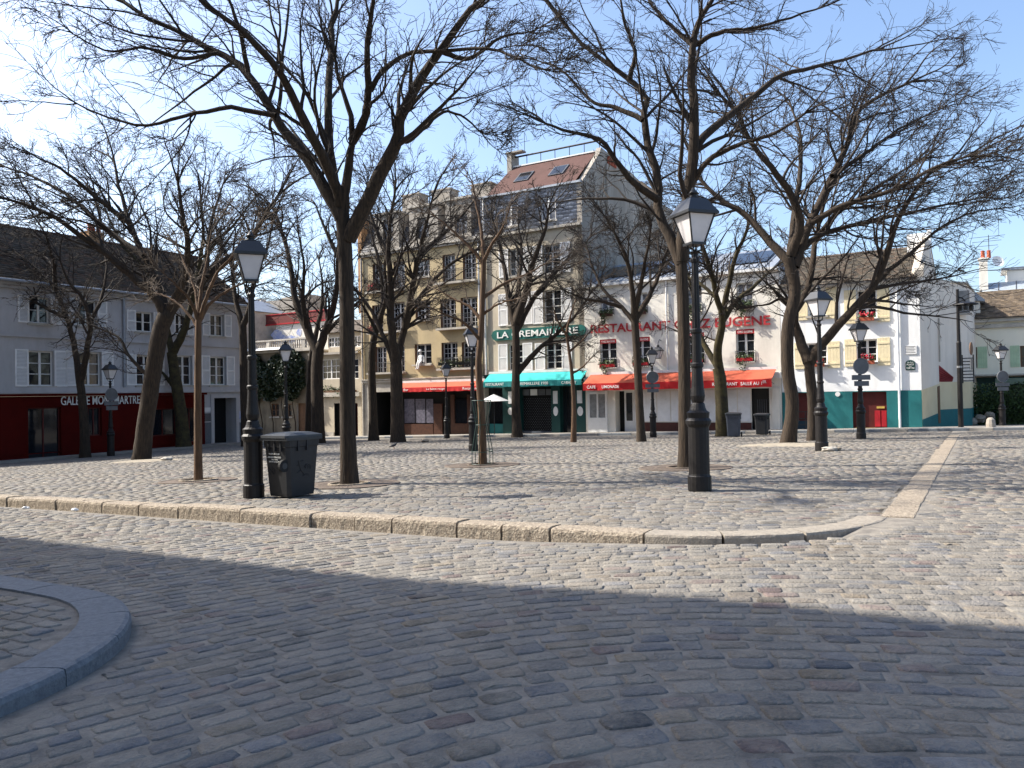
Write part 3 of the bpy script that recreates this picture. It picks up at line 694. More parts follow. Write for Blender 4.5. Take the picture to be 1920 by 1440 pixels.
# mansard
mz1 = zt+.3; mb = MB().add([(X0, -.02, ZC+.161), (X1-.02, -.02, ZC+.161), (X1-.02, 1.3, mz1), (X0, 1.3, mz1), (X0, 11, ZC), (X1-.02, 11, ZC), (X0, 11, mz1), (X1-.02, 11, mz1)], [(0, 1, 2, 3), (3, 2, 7, 6), (0, 3, 6, 4), (1, 5, 7, 2)])
roof = mb.build('mansard_roof', M_asph, B.o)
tiles((X0, -.03, ZC+.17), (X1-.02, -.03, ZC+.17), (X1-.02, 1.29, mz1), (X0, 1.29, mz1), .25, .2, SLATE_DK, M_slate, roof, 'slates', .012)
for (x0p, x1p, yt, wq) in ((703, 748, 402, (719, 411, 737, 452)), (768, 822, 387, (783, 408, 804, 446)), (836, 884, 374, (853, 402, 876, 438))):
    xa, xb = B.P(x0p, 430)[0], B.P(x1p, 430)[0]; zz = B.P((x0p+x1p)/2, yt)[1]; wr = B.R(*wq)
    d_ = wall(B, xa, xb, ZC+.162, zz, [wr], M_grey, 2.2, y=-.02, name='dormer', parent=roof)
    MB().box(xa-.1, -.15, zz, xb+.1, 2.1, zz+.14).build('dormer_cornice', M_stone, roof)
    x0, z0, x1, z1 = wr; f_ = MB().box(x0, .1, z0, x0+.07, .15, z1).box(x1-.07, .1, z0, x1, .15, z1).box(x0+.07, .1, z1-.07, x1-.07, .15, z1).box(x0+.07, .1, z0, x1-.07, .15, z0+.07).box((x0+x1)/2-.04, .1, z0+.07, (x0+x1)/2+.04, .15, z1-.07)
    f_.quad((x0, .14, z0), (x1, .14, z0), (x1, .14, z1), (x0, .14, z1)).build('dormer_window', M_curt, roof)
for q in ((754, 366, 786, 400), (809, 357, 843, 392), (884, 346, 920, 385)):
    r = B.R(*q, 2.5); MB().box(r[0], 2.5, mz1-1, r[2], 3.6, r[3]).box(r[0]-.06, 2.44, r[3], r[2]+.06, 3.66, r[3]+.1).build('chimney_stack', M_grey, roof)
MB().box(X0-.35, .1, ZC-4, X0-.004, 8, B.P(685, 398)[1]).build('party_wall', M_brick, roof)
for (p, q, y0, y1) in ((712, 755, 372, 366), (782, 805, 360, 356), (838, 886, 349, 340)):
    pa, pb = B.P(p, y0, 4), B.P(q, y1, 4); MB().tube([(pa[0], 4, pa[1]-.9), (pa[0], 4, pa[1]), (pb[0], 4, pb[1]), (pb[0], 4, pb[1]-.9)], .03, 5).build('roof_rail', M_iron, roof)
pipe(B, [(.12, -.1, ZC-.2), (.12, -.1, -.2)], .075, M_stone)
pipe(B, [(X1-.25, -.1, ZC-.2), (X1-.25, -.1, zband)], .06, M_wframe)
# ground floor: pier, dark passage, wooden cafe front
pas = B.R(706, 735, 735, 812); pas = (pas[0], -.3, pas[2], pas[3]); caf = B.R(741, 728, 902, 812); caf = (caf[0], -.3, X1-.05, caf[3])
wall(B, X0, X1, -.4, zband-.26, [pas, caf], M_stone, 6, y=-.06, name='ground_floor_wall')
x0, z0, x1, z1 = pas; dr = reveal(pas, 1.6, M_dark, B.o, -.06, 'passage'); MB().quad((x0, 1.5, z0), (x1, 1.5, z0), (x1, 1.5, z1), (x0, 1.5, z1)).build('door', M_dark, dr)
x0, z0, x1, z1 = caf; cf = reveal(caf, .6, M_wood, B.o, -.06, 'cafe_front')
MB().quad((x0, .5, z0), (x1, .5, z0), (x1, .5, z1), (x0, .5, z1)).build('back_panel', M_dark, cf)
for q in ((758, 748, 777, 793), (779, 748, 797, 793), (799, 748, 812, 793)):
    r = B.R(*q, .4); MB().quad((r[0], .42, r[1]), (r[2], .42, r[1]), (r[2], .42, r[3]), (r[0], .42, r[3])).build('curtained_window', mat('lilac_curtain', (.16, .15, .2), .5, scale=6, col2=(.05, .05, .07)), cf)
for q in ((745, 795, 812, 812), (813, 757, 829, 812), (845, 740, 852, 812), (876, 740, 881, 812), (852, 794, 876, 812), (881, 794, 899, 812)):
    r = B.R(*q, .3); MB().box(r[0], .3, -.2, r[2], .4, r[3]) .build('wood_panel', M_wood, cf)
r = B.R(852, 748, 876, 793, .35); MB().quad((r[0], .38, r[1]), (r[2], .38, r[1]), (r[2], .38, r[3]), (r[0], .38, r[3])).build('door_glass', M_glass, cf)
def awning(B, x0, x1, ztop, zval, zbot, proj, mt, mv, case=True, name='awning'):
    aw = MB().add([(x0, -.2, ztop), (x1, -.2, ztop), (x1, -proj, zval), (x0, -proj, zval), (x0, -.2, ztop-.02), (x1, -.2, ztop-.02), (x1, -proj, zval-.02), (x0, -proj, zval-.02)],
              [(0, 3, 2, 1), (4, 5, 6, 7), (0, 4, 7, 3), (1, 2, 6, 5)]).build(name, mt, B.o)
    n = 60; V = []; F = []
    for k in range(n+1):
        x = x0+(x1-x0)*k/n; w = .012*math.sin(k*1.7)+.006*math.sin(k*.63)
        V += [(x, -proj-.004, zval), (x, -proj-.012+w, zbot+.01*math.sin(k*.9))]
    for k in range(n): F.append((2*k, 2*k+1, 2*k+3, 2*k+2))
    o = MB(); o.v = V; o.f = F; o.build('valance', mv, aw)
    if case: MB().box(x0-.05, -.26, ztop-.02, x1+.05, -.163, ztop+.12).build('awning_case', M_wframe, aw)
    mb = MB()
    for x in (x0+.15, x1-.15): mb.tube([(x, -.1, zval-.25), (x, -proj+.03, zval-.03)], .02, 5)
    mb.build('awning_arm', M_steel, aw)
    return aw
pr = .9
x0, x1 = B.P(735, 728, -pr)[0], B.P(897, 726, -pr)[0]; zv, zbt = B.P(815, 725.5, -pr)[1], B.P(815, 734, -pr)[1]; zt_ = B.P(815, 716, -.2)[1]
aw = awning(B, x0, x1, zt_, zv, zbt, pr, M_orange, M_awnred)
hh = (zv-zbt)*.55
for s_, p0, p1 in (('Café  Bar', 742, 766), ('Le Sabot rouge', 800, 834), ('Restaurant', 868, 896)):
    xa, xb = B.P(p0, 731, -pr)[0], B.P(p1, 731, -pr)[0]; letters(s_, aw, (xa, -pr-.03, zbt+(zv-zbt)*.25), xb-xa, hh, M_letter, ext=.004)
BEIGE = B
# seated white statue on the sill
sr = B.R(*SM[2]); st = empty('statue', B.o.location, B.o.rotation_euler.z, 'white statue of a man in a hat sitting on a window sill, legs hanging down', 'statue')
sx_, sz_ = B.P(792, 683)[0], sr[1]
def skin_body(name, edges, pts, radii, m, parent, root=0, sub=2):
    me = bpy.data.meshes.new(name); me.from_pydata(pts, edges, []); o = bpy.data.objects.new(name, me); COL.objects.link(o)
    md = o.modifiers.new('s', 'SKIN'); md.use_smooth_shade = True
    o.modifiers.new('u', 'SUBSURF').levels = sub; o.modifiers['u'].render_levels = sub
    for i, v in enumerate(me.skin_vertices[0].data): v.radius = radii[i] if isinstance(radii[i], tuple) else (radii[i], radii[i]); v.use_root = (i == root)
    dg = bpy.context.evaluated_depsgraph_get(); m2 = bpy.data.meshes.new_from_object(o.evaluated_get(dg)); bpy.data.objects.remove(o)
    m2.materials.clear(); m2.materials.append(m); return link(bpy.data.objects.new(name, m2), parent)
P_ = [(0, -.02, .12), (0, 0, .32), (-.02, .0, .52), (-.03, -.02, .62), (-.05, -.05, .74), (-.06, -.06, .84),
      (-.1, -.3, .13), (-.16, -.36, -.28), (-.17, -.44, -.33), (.1, -.32, .13), (.02, -.38, -.27), (.0, -.47, -.33),
      (-.2, 0, .55), (-.26, -.06, .3), (-.16, -.2, .18), (.17, 0, .55), (.24, -.02, .32), (.26, -.1, .1)]
E_ = [(0, 1), (1, 2), (2, 3), (3, 4), (4, 5), (0, 6), (6, 7), (7, 8), (0, 9), (9, 10), (10, 11), (2, 12), (12, 13), (13, 14), (2, 15), (15, 16), (16, 17)]
Rr = [(.15, .13), (.14, .11), (.16, .1), .055, .09, .085, .075, .05, .04, .075, .05, .04, .06, .045, .035, .06, .045, .035]
skin_body('body', E_, [(sx_+p[0], p[1]-.08, sz_+p[2]) for p in P_], Rr, M_statue, st)
MB().lathe([(.17, 0), (.16, .02), (.105, .03), (.1, .11), (.06, .13)], 12, (sx_-.06, -.14, sz_+.86)).build('hat', M_statue, st, smooth=True)
# ---------------------------------------------------------------- La Cremaillere building
B = Bld('slate_storey_building', 'cream building with white shutters, slate upper storey, red-brown roof and blank grey gable', 'c', -26.95, 41.3, -1.35)
X0, X1 = 0., -19.78+26.95; ZC = B.P(1000, 433)[1]; ZS = B.P(1000, 357)[1]
WN = [(954, 466, 977, 517), (1018, 458, 1050, 512), (953, 550, 980, 608), (1019, 543, 1052, 604), (953, 645, 980, 694), (1023, 643, 1053, 692)]
ops = [B.R(*w) for w in WN]; zb = B.P(1000, 700)[1]
mbx = wall(B, X0, X1-.004, zb, ZC, ops, M_cream, 9, sides=False)
for w in WN:
    r = B.R(*w); window(B, r, .22, rows=4, cols=2, rm=M_cream, sill=.1); wd_ = .68
    shutter(B, (r[0]-wd_-.03, r[1]-.05, r[0]-.03, r[3]+.03), M_shut); shutter(B, (r[2]+.03, r[1]-.05, r[2]+wd_+.03, r[3]+.03), M_shut)
sw = [(944, 381, 971, 424), (1014, 369, 1042, 413)]; so = [B.R(*w) for w in sw]
wall(B, X0, X1-.02, ZC+.1, ZS, so, M_asph, 1, y=.03, name='slate_wall', sides=False)
# slate courses cut round the windows
xs = [X0]+[v for r in so for v in (r[0], r[2])]+[X1-.03]; cols_ = [(xs[0], xs[1], ZC+.1, ZS), (xs[2], xs[3], ZC+.1, ZS), (xs[4], xs[5], ZC+.1, ZS)]
for r in so: cols_ += [(r[0], r[2], ZC+.1, r[1]), (r[0], r[2], r[3], ZS)]
for (p, q, z0, z1) in cols_: tiles((p, .02, z0), (q, .02, z0), (q, .02, z1), (p, .02, z1), .3, .2, SLATE, M_slate, B.o, 'slates', .016, .05)
for r in so: window(B, r, .12, rows=1, cols=2, rm=M_bframe, pane=M_curt, y=.0, sill=.06)
MB().box(X0-.02, -.22, ZC-.05, X1+.0, .02, ZC+.1).build('cornice', M_stone, B.o)
MB().box(X0, -.16, ZS, X1+.02, .05, ZS+.12).build('gutter', M_zinc, B.o)
# roof: slope back to ridge, gable outline seen on the right side
rg = []
def gab(px, py):
    d = ray(px, py); k = (-19.78-CP.dot(E1))/d.dot(E1); p = CP+d*k; return AB(p)[1]-41.3, p.z-B.z0
RY, RZ = gab(1127, 283)
gp = [(0, -1.0), (0, ZS), (RY-.25, RZ-.2), gab(1127, 276), gab(1186, 326), gab(1243, 384), gab(1283, 408), (gab(1283, 408)[0], -1)]
gw = MB().prism([(X1-.32, y, z) for y, z in gp], (.32, 0, 0)).build('gable_wall', M_grey, B.o)
rl = B.P(941, 319, RY)[0]
xl0 = B.P(914, 366, .0)[0]
rf = MB().add([(xl0, -.12, ZS+.121), (X1-.33, -.12, ZS+.121), (X1-.33, RY, RZ), (xl0+.1, RY, RZ), (xl0+.1, 9, ZS), (X1-.33, 9, ZS+1), (xl0+.1, .6, ZS)], [(0, 1, 2, 3), (3, 2, 5, 4), (0, 3, 4)]).build('roof', M_redroof, B.o)
vx = Vector((X1-xl0, 0, 0)).normalized(); vy = (Vector((0, RY, RZ))-Vector((0, -.12, ZS+.121))).normalized(); vn = vx.cross(vy)
for q in ((967, 312, 998, 333), (1034, 303, 1061, 322)):
    t_ = .55; c = B.P((q[0]+q[2])/2, (q[1]+q[3])/2, RY*t_)
    yy = -.12+(RY+.12)*.5; zz = ZS+.121+(RZ-ZS-.121)*.5
    xc = B.P((q[0]+q[2])/2, (q[1]+q[3])/2, yy)[0]; cpt = Vector((xc, yy, zz))
    w2, h2 = .52, .42*((RY**2+(RZ-ZS)**2)**.5)/1.6
    h2 = .62; P4 = [cpt+vx*sx2*w2+vy*sy2*h2-vn*.0 for sx2, sy2 in ((-1, -1), (1, -1), (1, 1), (-1, 1))]
    vn2 = vn if vn.z > 0 else -vn
    sk = MB().prism([p+vn2*.005 for p in P4], vn2*.07).build('skylight', M_signgrey, rf)
    Q4 = [cpt+vx*sx2*(w2-.08)+vy*sy2*(h2-.08)+vn2*.08 for sx2, sy2 in ((-1, -1), (1, -1), (1, 1), (-1, 1))]; MB().quad(*Q4).build('pane', M_glass, sk)
rr_ = MB().box(xl0+.1, RY-.1, RZ, X1-.33, RY+.1, RZ+.08).build('ridge', M_wframe, rf)
mb = MB().tube([(xl0+.1, RY+.2, RZ+.75), (X1-.1, RY+.2, RZ+.75)], .06, 6)
for k in range(7): mb.tube([(xl0+.1+(X1-xl0-.3)*k/6, RY+.2, RZ-.05), (xl0+.1+(X1-xl0-.3)*k/6, RY+.2, RZ+.75)], .025, 5)
mb.build('roof_rail', M_iron, rf)
MB().box(xl0-.1, RY-.3, RZ-1.4, xl0+.25, RY+.7, RZ+.9).box(xl0-.15, RY-.35, RZ+.9, xl0+1.1, RY+.2, RZ+1.0).build('chimney_stack', M_grey, rf)
mb = MB()
for k in range(3): mb.tube([(xl0+.1+.5*k, RY, RZ+1), (xl0+.1+.5*k, RY, RZ+2.2)], .02, 4).tube([(xl0-.2+.5*k, RY, RZ+2-.2*k), (xl0+.5+.5*k, RY, RZ+2-.2*k)], .015, 4)
mb.build('aerial', M_iron, rf)
gy, gz = gab(1143, 312); MB().box(X1+.002, gy-.7, gz-3.5, X1+.14, gy+.9, gz).build('flue_breast', M_grey, gw)
for k in range(3): MB().lathe([(.14, 0), (.12, .5), (.15, .52), (.1, .55)], 10, (X1+.1, gy-.3+.42*k, gz)).build('chimney_pot', M_terra, gw)
pipe(B, [(.3, -.1, ZS), (.3, -.1, zb)], .06, M_wframe)
# ground floor
zsh = B.P(1000, 726)[1]; GX = [B.R(908, 728, 943, 812), B.R(950, 728, 960, 812), B.R(975, 728, 1034, 812), B.R(1050, 728, 1072, 812)]
wall(B, X0, X1-.004, -.4, zb-.004, [(r[0], -.3, r[2], zsh) for r in (GX[0], GX[2], GX[3])], M_tealdk, 5, y=-.02, name='shopfront', sides=False)
for r in (GX[0], GX[2], GX[3]):
    rv = reveal((r[0], -.3, r[2], zsh), .5, M_tealdk, B.o, -.02, 'shop_opening')
    MB().quad((r[0], .45, -.3), (r[2], .45, -.3), (r[2], .45, zsh), (r[0], .45, zsh)).build('glazing', M_glass if r is not GX[2] else M_dark, rv)
    if r is GX[2]:
        mb = MB(); n = 26
        for k in range(n):
            z = -.2+(zsh+.0)*k/n*.86
            for j in range(14): x = r[0]+(r[2]-r[0])*(j+.5*(k % 2))/14; mb.box(x, .36, z, x+.045, .375, z+.035)
        mb.build('roller_grille', M_signgrey, rv, kind='stuff'); MB().box(r[0], .2, .02, r[2], .4, .32).build('sill_board', mat('blue_grey_board', (.06, .07, .09), .6), rv)
        for k in range(4):
            xx = r[0]+(r[2]-r[0])*(k+.06)/4; MB().box(xx, .3, zsh-.5, xx+(r[2]-r[0])*.22, .33, zsh-.12).build('poster', M_signgrey if k != 1 else M_marble, rv)
r = GX[0]; MB().box(r[0]+.25, .2, -.2, r[2]-.15, .4, .75).build('counter_panel', M_teal, B.o)
for q in ((954, 734, 963, 757), (1038, 733, 1046, 757), (1083, 732, 1092, 756)):
    r = B.R(*q); MB().box(r[0], -.08, r[1], r[2], -.025, r[3]).build('menu_case', M_marble, B.o)
for q in ((953, 764, 963, 778), (1038, 762, 1047, 780), (1083, 762, 1094, 780)):
    r = B.R(*q); xm, zm = (r[0]+r[2])/2, (r[1]+r[3])/2
    MB().add([(xm+(r[2]-r[0])/2*math.cos(t*math.pi/8), -.05, zm+(r[3]-r[1])/2*math.sin(t*math.pi/8)) for t in range(16)], [tuple(range(16))]).build('oval_plaque', M_marble, B.o)
pr = 1.0
x0, x1 = B.P(906, 718, -pr)[0], B.P(1090, 714, -pr)[0]; zv, zbt = B.P(1000, 713.5, -pr)[1], B.P(1000, 724, -pr)[1]; zt_ = B.P(1000, 698, -.2)[1]
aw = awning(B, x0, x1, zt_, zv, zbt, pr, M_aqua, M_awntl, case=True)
for s_, p0, p1, y0, y1 in (('RESTAURANT', 911, 945, 722.5, 717.5), ('LA CREMAILLERE 1900', 962, 1028, 721, 716), ('CABARET', 1053, 1081, 719.5, 714.5)):
    a_, b_ = B.P(p0, y0, -pr), B.P(p1, y0, -pr); h_ = B.P(p0, y1, -pr)[1]-a_[1]; letters(s_, aw, (a_[0], -pr-.03, zbt+(zv-zbt)*.25), b_[0]-a_[0], h_, M_letter, ext=.004)
CREM = B
sg = empty('shop_sign', B.o.location, B.o.rotation_euler.z, 'long green sign board with pointed ends and white letters LA CREMAILLERE', 'sign')
p0, p1 = B.P(923, 629), B.P(1100, 619); r = B.R(923, 614, 1100, 633); zc, hh = (p0[1]+p1[1])/2, .33
c = .35; poly = [(p0[0], -.12, zc), (p0[0]+.12, -.12, zc-hh*.75), (p0[0]+c, -.12, zc-hh), (p1[0]-c, -.12, zc-hh), (p1[0]-.12, -.12, zc-hh*.75), (p1[0], -.12, zc), (p1[0]-.12, -.12, zc+hh*.75), (p1[0]-c, -.12, zc+hh), (p0[0]+c, -.12, zc+hh), (p0[0]+.12, -.12, zc+hh*.75)]
MB().prism(poly, (0, .1, 0)).build('board', mat('green_sign_paint', (.006, .115, .095), .5), sg)
letters('LA CREMAILLERE', sg, (p0[0]+.45, -.125, zc-.2), p1[0]-p0[0]-.95, .4, M_letter, off=.012, ext=.015)
# ---------------------------------------------------------------- Chez Eugene
B = Bld('white_restaurant', 'white rendered two-storey restaurant with a long red awning and zinc roof', 'c', -19.76, 41.3, -1.15)
X0, X1 = 0., -8.62+19.76; ZE = B.P(1280, 522)[1]
WT = [(1126, 553, 1151, 592), (1189, 549, 1214, 588), (1287, 540, 1316, 584), (1381, 530, 1412, 578)]
WB = [(1125, 636, 1156, 691), (1187, 632, 1219, 688), (1290, 624, 1321, 682), (1380, 617, 1415, 680)]
ops = [B.R(*w) for w in WT+WB]; zb = B.P(1280, 703)[1]
wall(B, X0, X1, zb, ZE, ops, M_white, 10)
for w in WT: r = B.R(*w); window(B, r, .22, rows=3, cols=2, rm=M_white, pane=M_curt); railing(r[0]-.02, r[2]+.02, r[1], r[1]+.45, -.05, .1, B.o)
for w in WB:
    r = B.R(*w); wi = window(B, r, .22, rows=3, cols=2, rm=M_white); railing(r[0]-.02, r[2]+.02, r[1], r[1]+.62, -.05, .1, B.o)
    MB().box(r[0]+.002, .02, r[3]-.24, r[2]-.002, .05, r[3]-.002).build('red_valance', M_redlet, wi)
    letters('CHEZ EUGENE', wi, (r[0]+.1, .015, r[3]-.19), r[2]-r[0]-.2, .11, M_letter, ext=.003)
MB().box(X0+.003, -.25, ZE-.02, X1, .2, ZE+.12).build('gutter', M_wframe, B.o)
zr = B.P(1280, 484, 5)[1]
rf = MB().add([(X0+.01, -.2, ZE+.13), (X1, -.2, ZE+.13), (X1, 5, zr), (X0+.01, 5, zr), (X0+.01, 10, ZE), (X1, 10, ZE)], [(0, 1, 2, 3), (3, 2, 5, 4), (1, 5, 2)]).build('roof', M_zinc, B.o)
mb = MB()
for k in range(22): x = X0+.3+(X1-.5)*k/21; mb.add([(x-.02, -.2, ZE+.131), (x+.02, -.2, ZE+.131), (x+.02, 5, zr+.001), (x-.02, 5, zr+.001), (x-.02, -.2, ZE+.18), (x+.02, -.2, ZE+.18), (x+.02, 5, zr+.05), (x-.02, 5, zr+.05)], [(4, 5, 6, 7), (0, 4, 7, 3), (5, 1, 2, 6), (0, 1, 5, 4)])
mb.build('standing_seams', M_zinc, rf)
# roof lights: a sloping glazed strip seen above the eaves
for q in ((1130, 1205), (1225, 1300), (1370, 1445)):
    xa, xb = B.P(q[0], 520, 2)[0], B.P(q[1], 520, 2)[0]; za = ZE+.13+(zr-ZE-.13)*2/5.2
    MB().add([(xa, 1.0, ZE+.13+(zr-ZE)*1.2/5.2+.06), (xb, 1.0, ZE+.13+(zr-ZE)*1.2/5.2+.06), (xb, 3.6, ZE+.13+(zr-ZE)*3.8/5.2+.06), (xa, 3.6, ZE+.13+(zr-ZE)*3.8/5.2+.06)], [(0, 1, 2, 3)]).build('roof_light', M_glass, rf)
pipe(B, [(X0+.0+B.P(1251, 600)[0], -.08, ZE), (B.P(1251, 600)[0], -.08, zb)], .05, M_wframe)
sg = empty('shop_sign', B.o.location, B.o.rotation_euler.z, 'large red raised letters RESTAURANT CHEZ EUGENE on the white wall', 'sign')
pa, pb = B.P(1109, 626), B.P(1445, 609)
letters('RESTAURANT CHEZ EUGENE', sg, (pa[0], -.05, pa[1]+.02), pb[0]-pa[0], .5, M_redlet, off=.018, ext=.02, slope=pb[1]-pa[1]-.02)
# awning
pr = 1.3
x0, x1 = B.P(1093, 726, -pr)[0], B.P(1447, 717, -pr)[0]; zv, zbt = B.P(1270, 715, -pr)[1], B.P(1270, 729, -pr)[1]; zt_ = B.P(1280, 697, -.2)[1]
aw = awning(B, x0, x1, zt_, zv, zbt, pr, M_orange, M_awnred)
for s_, p0, p1 in (('CAFE', 1101, 1117), ('LIMONADE', 1129, 1161), ('RESTAURANT', 1336, 1383), ('SALLE AU 1', 1389, 1429)):
    a_, b_ = B.P(p0, 724, -pr), B.P(p1, 724, -pr); letters(s_, aw, (a_[0], -pr-.035, zbt+(zv-zbt)*.28), b_[0]-a_[0], (zv-zbt)*.42, M_letter, ext=.005, off=.01)
a_ = B.P(1430, 724, -pr); letters('ER', aw, (a_[0]+.02, -pr-.035, zbt+(zv-zbt)*.5), .17, .13, M_letter, ext=.004)
MB().box(X0+.01, -.3, zb-.12, X1, -.262, zb-.02).box(X0+.01, -.26, zb-.3, X1, -.003, zb-.002).build('shop_cornice', M_wframe, B.o)
# ground floor
g = [B.R(1104, 736, 1140, 812), B.R(1154, 733, 1203, 805), B.R(1410, 733, 1443, 806)]
zsh = B.P(1280, 731)[1]; dops = [(g[1][0], -.2, g[1][2], zsh), (g[2][0], -.2, g[2][2], zsh)]
wall(B, X0+.004, X1, -.4, zb-.3, dops, M_white, 5, y=-.02, name='shopfront')
x0, z0, x1, z1 = g[0]
pd = MB().box(x0, -.12, -.1, x0+.12, -.03, zsh).box(x1-.12, -.12, -.1, x1, -.03, zsh).box(x0+.12, -.12, zsh-.15, x1-.12, -.03, zsh).box(x0+.12, -.12, -.1, x1-.12, -.03, .95).box((x0+x1)/2-.05, -.12, .95, (x0+x1)/2+.05, -.03, zsh-.15).build('glazed_panel', M_wframe, B.o)
for (p, q) in ((x0+.12, (x0+x1)/2-.05), ((x0+x1)/2+.05, x1-.12)): MB().quad((p, -.06, .95), (q, -.06, .95), (q, -.06, zsh-.15), (p, -.06, zsh-.15)).build('pane', mat('dusty_glass', (.3, .3, .29), .3, scale=4, col2=(.16, .16, .16)), pd)
dr = reveal(dops[0], .7, M_white, B.o, -.02, 'entrance'); x0, z0, x1, z1 = dops[0]
for (p, q) in ((x0+.35, (x0+x1)/2+.15), ((x0+x1)/2+.16, x1-.02)):
    lf = MB().box(p, .5, -.1, p+.1, .56, zsh).box(q-.1, .5, -.1, q, .56, zsh).box(p+.1, .5, -.1, q-.1, .56, .75).box(p+.1, .5, zsh-.1, q-.1, .56, zsh).build('door', M_wframe, B.o)
    MB().quad((p+.1, .54, .75), (q-.1, .54, .75), (q-.1, .54, zsh-.1), (p+.1, .54, zsh-.1)).build('pane', M_glass, lf)
MB().quad((x0, .64, -.1), (x1, .64, -.1), (x1, .64, zsh), (x0, .64, zsh)).build('back_panel', M_dark, dr)
pxs = [1206, 1232, 1258, 1285, 1312, 1345, 1362, 1383, 1408]
for k in range(len(pxs)-1):
    r = B.R(pxs[k]+1, 733, pxs[k+1]-1, 790); MB().box(r[0], -.05, r[1], r[2], -.023, zsh-.05).build('shutter_panel', M_shut, B.o)
for q in ((1236, 733, 1249, 750), (1284, 733, 1297, 750), (1364, 731, 1379, 748)):
    r = B.R(*q); mb = MB()
    for j in range(6): z = r[1]+(r[3]-r[1])*j/6; mb.box(r[0], -.085, z, r[2], -.053, z+(r[3]-r[1])/10)
    mb.build('vent', M_shut, B.o)
r = B.R(1206, 792, 1408, 806); MB().box(dops[0][2]+.02, -.045, -.3, dops[1][0]-.02, -.0235, r[3]).build('plinth', M_brbase, B.o)
dr = reveal(dops[1], .35, M_dark, B.o, -.02, 'side_entrance'); x0, z0, x1, z1 = dops[1]
dd = MB().box(x0, .2, -.2, x1, .27, zsh).build('door', mat('black_door_paint', (.012, .011, .01), .4), dr)
mb = MB()
for j in range(5): x = x0+.25+j*.11; mb.box(x, .16, 1.0, x+.02, .19, 1.9)
mb.build('door_grille', M_signgrey, dr)
MB().box(x1+.15, -.12, -.3, x1+.55, -.022, zsh).build('pilaster', M_white, B.o)
EUG = B
# ---------------------------------------------------------------- white house with teal base
B = Bld('teal_base_house', 'bright white house with cream shutters, teal painted base and mossy tile roof', 'c', -8.6, 41.3, -.92)
X0, X1 = 0., -2.24+8.6; ZE = B.P(1610, 528)[1]; ZT = B.P(1600, 733.5)[1]
WT = [(1515, 543, 1548, 592), (1606, 543, 1644, 598)]; WB = [(1513, 643, 1551, 684), (1607, 636, 1645, 679)]
ops = [B.R(*w) for w in WT+WB]
wall(B, X0, X1, ZT, ZE, ops, M_white2, 7, sides=False)
MB().quad((X0, 7, -.4), (X0, 0, -.4), (X0, 0, ZE), (X0, 7, ZE)).build('left_wall', M_white2, B.o)
for w in WT+WB:
    r = B.R(*w); window(B, r, .22, rows=3, cols=2, rm=M_white2, sill=.12, pane=M_glass); wd_ = (r[2]-r[0])*.6
    shutter(B, (r[0]-wd_-.02, r[1]-.18, r[0]-.02, r[3]+.04), M_shutc, louvre=False); shutter(B, (r[2]+.02, r[1]-.18, r[2]+wd_+.02, r[3]+.04), M_shutc, louvre=False)
dl = B.R(1488, 736, 1517, 786); dr_ = B.R(1599, 735, 1663, 803)
d1 = (dl[0]-.1, -.2, B.P(1540, 770)[0], ZT-.04); d2 = (dr_[0], -.2, dr_[2], ZT-.04)
wall(B, X0, X1, -.4, ZT-.001, [d1, d2], M_teal, 6, y=-.025, name='base_wall', sides=False)
a1 = reveal(d1, .3, M_darkblue, B.o, -.025, 'alcove'); MB().quad((d1[0], .25, d1[1]), (d1[2], .25, d1[1]), (d1[2], .25, d1[3]), (d1[0], .25, d1[3])).build('door', M_dkred, a1)
MB().box(d1[0], -.0, -.2, d1[2], .24, .55).build('bench_box', mat('deep_blue_paint', (.006, .03, .05), .5), a1)
a2 = reveal(d2, .3, M_dkred, B.o, -.025, 'door_recess'); dd = MB().box(d2[0], .2, -.2, d2[2], .27, d2[3]).build('door', M_dkred, a2)
for (p, q) in ((1640, 1651.5), (1652.5, 1663)):
    r = B.R(p, 770, q, 800); MB().box(r[0], .05, r[1], r[2]-.02, .19, r[3]).build('red_cabinet', M_brred, a2)
r = B.R(1643, 762, 1658, 766); MB().box(r[0], .17, r[1], r[2], .199, r[3]).build('brass_plate', M_yellow, a2)
r = B.R(1605, 802, 1664, 804.5); MB().box(r[0], -.12, -.2, r[2], .0, r[3]).build('threshold', M_yellow, a2)
pipe(B, [(B.P(1683, 600)[0], -.09, ZE-.1), (B.P(1683, 600)[0], -.09, -.1)], .055, M_white2)
MB().add([(B.P(1571, 739)[0]+.12*math.cos(t*math.pi/6), -.06, B.P(1571, 739)[1]+.12*math.sin(t*math.pi/6)) for t in range(12)], [tuple(range(12))]).build('round_vent', M_marble, B.o)
RS = 3.4; zr = B.P(1600, 478, RS)[1]
XR = B.P(1716, 500)[0]
rf = MB().add([(X0, -.3, ZE-.05), (XR, -.3, ZE-.05), (XR, RS, zr), (X0, RS, zr), (X0, 7, ZE), (XR, 7, ZE), (X0, -.3, ZE-.12), (XR, -.3, ZE-.12)], [(0, 1, 2, 3), (3, 2, 5, 4), (6, 7, 1, 0), (0, 3, 4, 6)]).build('roof', M_asph, B.o)
tiles((X0, -.32, ZE-.03), (XR, -.32, ZE-.03), (XR, RS, zr+.02), (X0, RS, zr+.02), .19, .19, TILE_BR, M_tile, rf, thick=.03)
mb = MB()
for k in range(16): x = X0+(XR-X0)*k/16; mb.tube([(x+.01, RS, zr+.03), (x+(XR-X0)/16+.03, RS, zr+.05)], .1, 7)
mb.build('ridge_tiles', mat('ridge_tile', (.14, .11, .085), .9, scale=8, col2=(.09, .07, .055)), rf)
